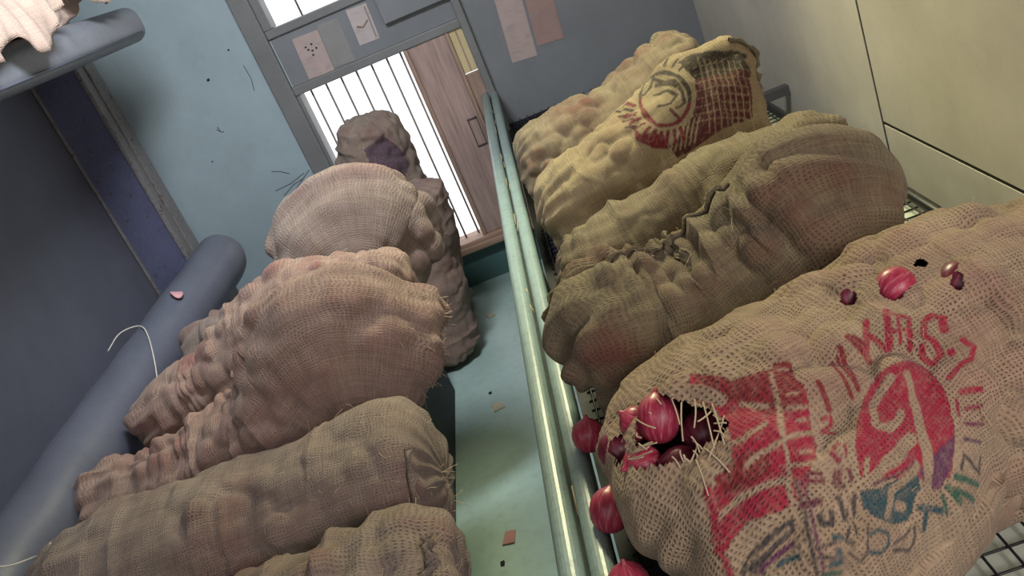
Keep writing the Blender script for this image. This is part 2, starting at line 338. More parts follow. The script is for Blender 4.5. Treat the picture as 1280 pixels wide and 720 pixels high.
# ------------------------------------------------------------------ left padded bench
b = empty('padded_bench', (-1.1, 1.9, 0), 'blue-grey padded bench under the left sacks, rolled edge at its back', 'bench')
boxo('seat', -1.42, -0.75, 0.2, 3.45, 0.62, 0.68, M['rex'], b, 0.015)
boxo('front_panel', -0.79, -0.755, 0.25, 3.4, 0.0, 0.62, M['dark'], b)  # kick panel near black, its shadowed side put into the colour
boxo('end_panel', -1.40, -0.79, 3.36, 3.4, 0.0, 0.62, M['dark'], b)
boxo('back_board', -1.50, -1.425, 0.2, 3.5, 0.0, 0.88, M['navy'], b, 0.01)
def roll(name, xc, zc, rx, rz, y0, y1, mat, parent, capf=0.9, n=40):
    ys, rs = [], []
    L = capf * rx
    for k in range(13):
        t = k / 12 * PI / 2; ys.append(y0 + L * (1 - math.cos(t))); rs.append(max(0.001, math.sin(t)) ** 0.7)
    for k in range(1, 120): ys.append(y0 + L + (y1 - y0 - 2 * L) * k / 120); rs.append(1.0)
    for k in range(13):
        t = PI / 2 - k / 12 * PI / 2; ys.append(y1 - L * (1 - math.cos(t))); rs.append(max(0.001, math.sin(t)) ** 0.7)
    wob = lambda y, j: 1 + 0.02 * math.sin(y * 9 + 1.3 * math.sin(y * 4)) + 0.012 * math.sin(y * 23 + 4 * math.cos(2 * PI * j / n))
    V = [(rx * r * wob(y, j) * math.cos(2 * PI * j / n), y - (y0 + y1) / 2, rz * r * wob(y, j) * math.sin(2 * PI * j / n)) for y, r in zip(ys, rs) for j in range(n)]
    m = len(ys)
    F = [(i * n + j, i * n + (j + 1) % n, (i + 1) * n + (j + 1) % n, (i + 1) * n + j) for i in range(m - 1) for j in range(n)] + [tuple(range(n)), tuple((m - 1) * n + j for j in range(n))[::-1]]
    return poly_mesh(name, V, F, mat, parent, True, (xc, (y0 + y1) / 2, zc))
roll('back_roll', -1.465, 0.895, 0.105, 0.11, 0.15, 3.68, M['rex'], b)

# ------------------------------------------------------------------ upper berth
u = empty('upper_berth', (-1.7, 2.0, 1.81), 'blue-grey padded upper berth at top left with sacks on it', 'berth')
bm = bmesh.new(); box(bm, -2.098, -1.33, 0.2, 3.83, 1.815, 1.955, 0.05, 5)
q = bm_obj('cushion', bm, M['rex2'], u, True); q.location = (1.7, -2.0, -1.81)
boxo('underboard', -2.098, -1.38, 0.25, 3.72, 1.816, 1.86, M['dark'], u)
tubes('piping', [[(-1.333, 0.3, 1.842), (-1.333, 2.0, 1.842), (-1.333, 3.74, 1.842)]], 0.006, M['rex'], u, 6).location = (1.7, -2.0, -1.81)

# ------------------------------------------------------------------ right rack: rail, wires, board
k = empty('luggage_rack', (0.3, 2.0, 0), 'teal-railed luggage rack of black wire carrying the right sacks', 'rack')
def rbar(x0, x1, z0, z1, bev):
    return boxo('front_rail', x0, x1, -0.2, YW - 0.004, z0, z1, M['rail'], k, bev, 5)
rbar(-0.203, -0.163, 0.92, 0.962, 0.017); rbar(-0.158, -0.120, 0.915, 0.955, 0.016)
boxo('rail_web', -0.185, -0.135, -0.2, YW - 0.01, 0.80, 0.935, M['railgap'], k)
boxo('base_board', -0.135, 0.158, -0.2, YW - 0.02, 0.745, 0.765, M['dark'], k)['label'] = 'board coloured dark as shade under the wires beside the rail'  # dark sheet standing in for the shade under the wires
boxo('base_board', 0.16, 0.80, -0.2, YW - 0.02, 0.745, 0.765, M['board'], k)
r0 = None
for i in range(24):
    x = -0.10 + i * 0.038
    if r0 is None:
        V, F = tube_arrays([(0, -0.2 - 2.0, 0), (0, 4.4 - 2.0, 0)], 0.0022, 6); r0 = poly_mesh('wire', V, F, M['black'], k, True, (x, 2.0, 0.786))
    else:
        o = r0.copy(); COL.objects.link(o); o.location.x = x - 0.3
r0 = None
for i in range(118):
    y = -0.15 + i * 0.0385
    if r0 is None:
        V, F = tube_arrays([(-0.45, 0, 0), (0.45, 0, 0)], 0.0022, 6); r0 = poly_mesh('wire', V, F, M['black'], k, True, (0.34, y, 0.782))
    else:
        o = r0.copy(); COL.objects.link(o); o.location.y = y - 2.0
tubes('rim', [[(0.792, -0.2, 0.80), (0.792, 2.0, 0.80), (0.792, 4.4, 0.80)]], 0.014, M['black'], k, 10).location = (-0.3, -2.0, 0)
for y in (0.3, 1.8, 3.3):
    boxo('bracket', 0.78, 0.94, y - 0.02, y + 0.02, 0.74, 0.775, M['steel'], k)
for y in (0.0, 2.2, 4.35):
    boxo('leg', -0.16, -0.125, y - 0.02, y + 0.02, 0.0, 0.91, M['rail'], k)
V, F = tube_arrays([(0, 0, -0.018), (0, 0, 0.0), (0, 0, 0.008)], [0.026, 0.026, 0.018], 20)
poly_mesh('rubber_foot', V, F, M['black'], k, True, (0.225, 0.95, 0.80))

# ------------------------------------------------------------------ sacks
def vnoise(rs, u, v, fu, fv):
    """smooth value noise over arrays u,v (metres)"""
    T = rs.rand(64, 64)
    x = u * fu; y = v * fv; xi = np.floor(x).astype(int); yi = np.floor(y).astype(int); fx = x - xi; fy = y - yi
    fx = fx * fx * (3 - 2 * fx); fy = fy * fy * (3 - 2 * fy)
    g = lambda a, c: T[a % 64, c % 64]
    return (g(xi, yi) * (1 - fx) + g(xi + 1, yi) * fx) * (1 - fy) + (g(xi, yi + 1) * (1 - fx) + g(xi + 1, yi + 1) * fx) * fy - 0.5
def crom(P, t):
    P = np.asarray(P, float); n = len(P); Q = np.vstack([2 * P[0] - P[1], P, 2 * P[-1] - P[-2]])
    x = np.clip(t, 0, 1) * (n - 1); i = np.minimum(x.astype(int), n - 2); f = (x - i)[:, None]
    a, b_, c, d = Q[i], Q[i + 1], Q[i + 2], Q[i + 3]
    return 0.5 * (2 * b_ + (c - a) * f + (2 * a - 5 * b_ + 4 * c - d) * f ** 2 + (3 * b_ - a - 3 * c + d) * f ** 3)
class Sack: pass
def sack_surface(st, nu, nv, seed, cap=(0.45, 0.45), sq=2.35, amp=0.021, orad=0.036, pleat=0.006, neck=0.0, fold=0.014, lump=0.024, flat=0.0, up=(0, 0, 1), spacing=0.056, gather=0.0, seam=90.0):
    """st: stations (x,y,z, a, b): centre, half width across, half height. Returns grid data."""
    rs = np.random.RandomState(seed)
    st = np.asarray(st, float)
    seglen = np.r_[0, np.cumsum(np.linalg.norm(np.diff(st[:, :3], axis=0), axis=1))]
    # stations resampled evenly along length
    fine = crom(st, np.linspace(0, 1, 200)); fl = np.r_[0, np.cumsum(np.linalg.norm(np.diff(fine[:, :3], axis=0), axis=1))]; L = fl[-1]
    c0 = cap[0] * (st[0, 3] + st[0, 4]) / 2; c1 = cap[1] * (st[-1, 3] + st[-1, 4]) / 2
    n0 = n1 = max(12, nu // 9)
    d = np.r_[c0 * (1 - np.cos(np.linspace(0.02, PI / 2, n0))), np.linspace(c0, L - c1, nu - n0 - n1 + 2)[1:-1], L - c1 * (1 - np.cos(np.linspace(PI / 2, 0.02, n1)))]
    S = np.stack([np.interp(d, fl, fine[:, q]) for q in range(5)], 1)
    f0 = np.where(d < c0, 1 - (1 - np.clip(d / c0, 0, 1)) ** 2.3, 1) ** (1 / 2.3)
    f1 = np.where(d > L - c1, 1 - (1 - np.clip((L - d) / c1, 0, 1)) ** 2.3, 1) ** (1 / 2.3)
    rf = f0 * f1
    C = S[:, :3]; T = np.gradient(C, axis=0); T /= np.linalg.norm(T, axis=1)[:, None]
    U = np.array(up, float); side = np.cross(T, U); side /= np.linalg.norm(side, axis=1)[:, None]; V = np.cross(side, T)
    th = np.arange(nv) * 2 * PI / nv
    cx = np.sign(np.cos(th)) * np.abs(np.cos(th)) ** (2 / sq); sz = np.sign(np.sin(th)) * np.abs(np.sin(th)) ** (2 / sq)
    sz = np.where(sz < 0, sz * (1 - flat), sz)
    A = (S[:, 3] * rf)[:, None]; B = (S[:, 4] * rf)[:, None]
    P = C[:, None] + side[:, None] * (A * cx)[..., None] + V[:, None] * (B * sz)[..., None]
    def normals(P):
        du = np.gradient(P, axis=0); dv = (np.roll(P, -1, 1) - np.roll(P, 1, 1)) / 2
        n = np.cross(dv, du); l = np.linalg.norm(n, axis=2, keepdims=True); n = n / (l + 1e-12)
        out = ((P - C[:, None]) * n).sum(2).mean(); return n if out > 0 else -n
    n = normals(P)
    uu = np.r_[0, np.cumsum(np.linalg.norm(np.diff(P, axis=0), axis=2).mean(1))][:, None] * np.ones((1, nv))
    circ = 2 * PI * np.sqrt((S[:, 3] ** 2 + S[:, 4] ** 2) / 2).max()
    vv = (th / (2 * PI) * circ)[None, :] * np.ones((len(d), 1))
    # slow lumps
    P = P + n * ((vnoise(rs, uu, vv, 6, 6) * 1.2 + vnoise(rs, uu, vv, 13, 13) * 0.7) * lump * rf[:, None])[..., None]
    n = normals(P)
    # onions pressing outwards
    M_ = int(L * circ / (spacing ** 2) * 1.1); hgt = np.zeros(P.shape[:2]); pts = []
    tries = 0
    flatP = P.reshape(-1, 3)
    du_ = np.linalg.norm(np.diff(P, axis=0), axis=2).mean(1)
    dv_ = np.linalg.norm(P - np.roll(P, 1, 1), axis=2).mean(1)
    area = np.r_[du_, du_[-1]] * dv_; pr = area / area.sum()
    cand_i = rs.choice(len(d), M_ * 6, p=pr); cand_j = rs.randint(0, nv, M_ * 6)
    kept = np.zeros((0, 3))
    for i, j in zip(cand_i, cand_j):
        c = P[i, j]
        if len(kept) and ((kept - c) ** 2).sum(1).min() < (spacing * 0.82) ** 2: continue
        kept = np.vstack([kept, c]); R = orad * rs.uniform(0.8, 1.25); am = rs.uniform(0.55, 1.15)
        i0 = np.searchsorted(d, d[i] - R * 1.4); i1 = np.searchsorted(d, d[i] + R * 1.4) + 2
        i0 = max(0, i0 - 3); i1 = min(len(d), i1 + 3)
        w_ = int(min(nv // 2 - 1, R * 1.5 / max(1e-4, dv_[i]) + 2)); jj = (np.arange(j - w_, j + w_ + 1)) % nv
        sub = P[i0:i1][:, jj]; q = ((sub - c) ** 2).sum(2) / (R * R)
        hh = np.sqrt(np.maximum(0, 1 - q)) * am
        cur = hgt[i0:i1][:, jj]; hgt[i0:i1, jj] = np.maximum(cur, hh)
    for _ in range(max(1, nu // 110)):
        hgt = (hgt + np.roll(hgt, 1, 1) + np.roll(hgt, -1, 1)) / 3
        g = np.vstack([hgt[:1], hgt, hgt[-1:]]); hgt = (g[:-2] + g[1:-1] + g[2:]) / 3
    # creases: along the sack near the neck and across it
    s = d / L
    nk = np.exp(-s / 0.16)[:, None] + 0.45 * np.exp(-(1 - s) / 0.06)[:, None]
    pl = np.sin(th[None, :] * 17 + 5 * vnoise(rs, uu, vv, 9, 9)) * nk * pleat
    fl_ = -np.abs(vnoise(rs, uu, vv, 16, 3.2)) ** 0.7 * fold * 1.6 + vnoise(rs, uu, vv, 42, 30) * 0.004
    soft = np.clip(0.55 + vnoise(rs, uu, vv, 5, 5) * 1.6, 0.15, 1.0)
    dth = np.degrees(np.abs((th - math.radians(seam) + PI) % (2 * PI) - PI))[None, :]
    ga = gather * np.clip(0.5 + 1.9 * vnoise(rs, uu, vv, 7, 4), 0, 1.3) * (np.abs(np.sin(uu * 70 + 9 * vnoise(rs, uu, vv, 10, 3.5))) - 0.6) * np.exp(-(dth / 62) ** 2) * (1 - np.exp(-(dth / 9) ** 2) * 0.5)
    disp = (hgt * amp * soft + pl + fl_ + ga) * np.clip(rf * 1.2, 0.15, 1)[:, None]
    P = P + n * disp[..., None]
    o = Sack(); o.P = P; o.n = normals(P); o.u = uu; o.v = vv; o.h = hgt * soft; o.d = d; o.L = L; o.circ = circ; o.nu = len(d); o.nv = nv; o.rs = rs; o.C = C; o.th = th
    return o
def sack_mesh(name, S, mat, parent, base, ink=None, holes=None):
    nu, nv = S.nu, S.nv; P = S.P.reshape(-1, 3) - np.array(base)
    P = np.vstack([P, [S.C[0] - base - 0.0 * S.n[0, 0], S.C[-1] - base]])
    ii, jj = np.meshgrid(np.arange(nu - 1), np.arange(nv), indexing='ij'); jn = (jj + 1) % nv
    Q = np.stack([ii * nv + jj, ii * nv + jn, (ii + 1) * nv + jn, (ii + 1) * nv + jj], -1).reshape(-1, 4)
    u = S.u; v = S.v
    uvq = np.stack([np.stack([u[ii, 0], jj / nv * S.circ], -1), np.stack([u[ii, 0], (jj + 1) / nv * S.circ], -1), np.stack([u[ii + 1, 0], (jj + 1) / nv * S.circ], -1), np.stack([u[ii + 1, 0], jj / nv * S.circ], -1)], 2).reshape(-1, 4, 2)
    if holes is not None:
        keep = ~holes(uvq.mean(1)); Q = Q[keep]; uvq = uvq[keep]
    nq = len(Q); j = np.arange(nv)
    T = np.vstack([np.stack([np.full(nv, nu * nv), (j + 1) % nv, j], 1), np.stack([np.full(nv, nu * nv + 1), (nu - 1) * nv + j, (nu - 1) * nv + (j + 1) % nv], 1)])
    uvt = np.vstack([np.stack([np.zeros((nv, 2)) , np.stack([np.zeros(nv), (j + 1) / nv * S.circ], 1), np.stack([np.zeros(nv), j / nv * S.circ], 1)], 1), np.stack([np.full((nv, 2), u[-1, 0]), np.stack([np.full(nv, u[-1, 0]), j / nv * S.circ], 1), np.stack([np.full(nv, u[-1, 0]), (j + 1) / nv * S.circ], 1)], 1)])
    me = bpy.data.meshes.new(name)
    me.vertices.add(len(P)); me.vertices.foreach_set('co', P.astype(np.float32).ravel())
    loops = np.r_[Q.ravel(), T.ravel()].astype(np.int32)
    me.loops.add(len(loops)); me.loops.foreach_set('vertex_index', loops)
    starts = np.r_[np.arange(nq) * 4, nq * 4 + np.arange(len(T)) * 3].astype(np.int32)
    me.polygons.add(len(starts)); me.polygons.foreach_set('loop_start', starts)
    me.polygons.foreach_set('use_smooth', np.ones(len(starts), bool))
    uvl = me.uv_layers.new(name='UVMap'); uvl.data.foreach_set('uv', np.r_[uvq.ravel(), uvt.ravel()].astype(np.float32))
    at = me.attributes.new('bulge', 'FLOAT', 'POINT'); at.data.foreach_set('value', np.r_[np.clip(S.h, 0, 1).ravel(), 0, 0].astype(np.float32))
    if ink is not None:
        ca = me.attributes.new('ink', 'FLOAT_COLOR', 'POINT')
        c = ink(S).reshape(-1, 4); ca.data.foreach_set('color', np.vstack([c, np.zeros((2, 4))]).astype(np.float32).ravel())
    me.update(calc_edges=True); me.validate()
    return link(name, me, mat, parent, base)
def hem(S, th_deg, i0, i1, mat, parent, base, name='stitched_hem', w=0.016, wav=0.008):
    """ruffled hem standing proud of the sack along one line of its surface"""
    if isinstance(th_deg, tuple):                                       # round the end of the sack, at one place along it
        ja = (np.linspace(th_deg[0], th_deg[1], 160) / 360 * S.nv).astype(int) % S.nv; ia = np.full(160, int(i0 * (S.nu - 1)))
    else:
        a = max(0, int(i0 * (S.nu - 1))); e = min(S.nu - 1, int(i1 * (S.nu - 1)))
        ia = np.linspace(a, e, max(60, (e - a))).astype(int); ja = np.full(len(ia), int((th_deg % 360) / 360 * S.nv))
    c = S.P[ia, ja]; nn = S.n[ia, ja]
    kr = np.ones(5) / 5; c = np.stack([np.convolve(np.pad(c[:, q_], 2, 'edge'), kr, 'valid') for q_ in range(3)], 1); t = np.gradient(c, axis=0); t /= np.linalg.norm(t, axis=1)[:, None] + 1e-9; s = np.cross(t, nn)
    q = np.r_[0, np.cumsum(np.linalg.norm(np.diff(c, axis=0), axis=1))]
    rs = S.rs; z0 = np.zeros_like(q)
    wv = np.sin(q * 170 + 4 * vnoise(rs, q, z0, 20, 1)) * wav * (0.6 + vnoise(rs, q, z0, 30, 1)); wd = w * (0.9 + 1.1 * vnoise(rs, q, z0 + 3, 45, 1))
    prof = [(-0.004, -0.006), (0.3, 0.004), (0.75, 0.003), (1.0, 0.0), (0.75, -0.004), (0.3, -0.005)]
    V = []
    for k_ in range(len(c)):
        for f, o_ in prof: V.append(c[k_] + nn[k_] * (f * wd[k_]) + s[k_] * (o_ + wv[k_] * f) - np.array(base))
    n = len(prof); F = [(i * n + x, i * n + (x + 1) % n, (i + 1) * n + (x + 1) % n, (i + 1) * n + x) for i in range(len(c) - 1) for x in range(n)]
    o = poly_mesh(name, V, F, mat, parent, True, base)
    me = o.data; ul = me.uv_layers.new(name='UVMap')
    vi = np.zeros(len(me.loops), int); me.loops.foreach_get('vertex_index', vi)
    uv = np.stack([q[vi // n], (vi % n) * 0.008], 1); ul.data.foreach_set('uv', uv.astype(np.float32).ravel())
    return o
def frays(S, count, parent, base, sel=None, ln=(0.008, 0.028), r=0.0006):
    rs = S.rs; L = []
    for _ in range(count):
        i = rs.randint(2, S.nu - 2) if sel is None else int(np.clip(rs.normal(sel[0], sel[2]), 0.01, 0.99) * (S.nu - 1)); j = rs.randint(0, S.nv) if sel is None else int(rs.normal(sel[1], sel[3]) / 360 * S.nv) % S.nv
        p0 = S.P[i, j] - S.n[i, j] * 0.002; l = rs.uniform(*ln); dr = S.n[i, j] * rs.uniform(0.2, 0.9) + rs.normal(0, 0.6, 3); dr /= np.linalg.norm(dr); c2 = rs.normal(0, 0.5, 3)
        L.append([p0 + dr * l * t + c2 * l * 0.5 * t * t - np.array(base) for t in np.linspace(0, 1, 6)])
    o = tubes('loose_threads', L, r, M['fray'], parent, 3, base); o['kind'] = 'stuff'; return o
SACKS = {}
def sack(key, name, label, group, st, nu, nv, seed, mat, hems=(), fray=20, ink=None, holes=None, fraysel=None, **kw):
    S = sack_surface(st, nu, nv, seed, **kw); SACKS[key] = S
    c = S.P.reshape(-1, 3); base = (float(c[:, 0].mean()), float(c[:, 1].mean()), float(c[:, 2].min()))
    e = empty(name, base, label, 'sack', group)
    sack_mesh('cloth', S, mat, e, base, ink, holes)
    for h_ in hems: hem(S, *h_[:3], mat if ink is None else JR, e, base, **(h_[3] if len(h_) > 3 else {}))
    if fray: frays(S, fray, e, base, fraysel)
    return S
GL = 'onion sacks piled on the left bench'; GR = 'onion sacks lying on the right rack'
def st(Y, rows, H_=H): return [(x, (Y if y is None else y), z, a, b_) for x, y, z, a, b_ in rows]
#   th: 90 = top, 0 = side towards -? , 180 = other side
sack('S1', 'onion_sack', 'brown jute sack at the bottom edge, nearest of the left pile', GL,
     st(1.10, [(-1.22, None, 0.83, .15, .14), (-0.9, None, 0.84, .17, .155), (-0.64, None, 0.845, .18, .165), (-0.46, None, 0.855, .18, .175), (-0.38, None, 0.835, .16, .15)]), 260, 280, 11, JL, [((-30, 90), 0.92, 0, dict(w=.018, wav=.014))], 60, fraysel=(0.92, 40, 0.05, 50))
sack('S2', 'onion_sack', 'long even brown jute sack, second from the front on the left bench', GL,
     st(1.47, [(-1.28, None, 0.835, .12, .135), (-1.18, None, 0.86, .165, .165), (-0.98, None, 0.855, .18, .17), (-0.80, None, 0.855, .18, .172), (-0.56, None, 0.86, .185, .178), (-0.42, None, 0.85, .17, .17)]), 330, 330, 12, JL, [((-50, 60), 0.93, 0, dict(w=.018, wav=.014))], 90, fold=0.009, fraysel=(0.9, 40, 0.12, 60))
sack('S3', 'onion_sack', 'fat humped brown sack with narrow knotted neck against the bolster', GL,
     st(1.85, [(-1.38, None, 0.80, .10, .10), (-1.31, None, 0.825, .13, .14), (-1.20, None, 0.825, .115, .125), (-1.02, None, 0.835, .15, .15), (-0.84, None, 0.865, .17, .183), (-0.72, None, 0.915, .19, .235), (-0.62, None, 0.955, .195, .28), (-0.52, None, 0.92, .185, .245), (-0.465, None, 0.875, .17, .195)]), 330, 340, 13, JLP, [], 120, cap=(0.6, 0.3), fraysel=(0.93, 60, 0.04, 30), gather=0.010, sq=1.75, amp=0.026)
sack('S4', 'onion_sack', 'pinkish lumpy brown sack, mostly hidden behind the humped sack', GL,
     st(2.2, [(-1.30, None, 0.80, .11, .12), (-1.22, None, 0.84, .15, .16), (-1.08, None, 0.85, .16, .17), (-0.83, None, 0.915, .165, .235), (-0.6, None, 0.90, .165, .22), (-0.5, None, 0.87, .15, .19)]), 220, 240, 14, JLP, [], 25, amp=0.026, gather=0.012)
sack('S5', 'onion_sack', 'tall peaked brown sack against the blue wall and window, left pile', GL,
     st(2.6, [(-1.30, None, 0.80, .10, .11), (-1.2, None, 0.83, .14, .145), (-1.0, None, 0.85, .155, .17), (-0.84, None, 0.85, .165, .17), (-0.75, None, 0.875, .17, .195), (-0.66, None, 0.965, .16, .295), (-0.58, None, 0.92, .14, .245), (-0.50, None, 0.84, .12, .16)]), 240, 260, 15, JL, [], 40, sq=1.65, gather=0.012, amp=0.036, orad=.046, spacing=.07, lump=.034, cap=(.5,.35))
sack('S6', 'onion_sack', 'brown sack standing upright on the floor beside the green floor strip', GL,
     [(-0.78, 3.72, 0.02, .15, .17), (-0.77, 3.72, 0.15, .175, .18), (-0.72, 3.72, 0.4, .175, .18), (-0.65, 3.72, 0.65, .16, .17), (-0.60, 3.72, 0.85, .12, .15)], 240, 240, 16, JLP, [], 30, cap=(0.3, 0.4), up=(0, 1, 0), amp=.018)
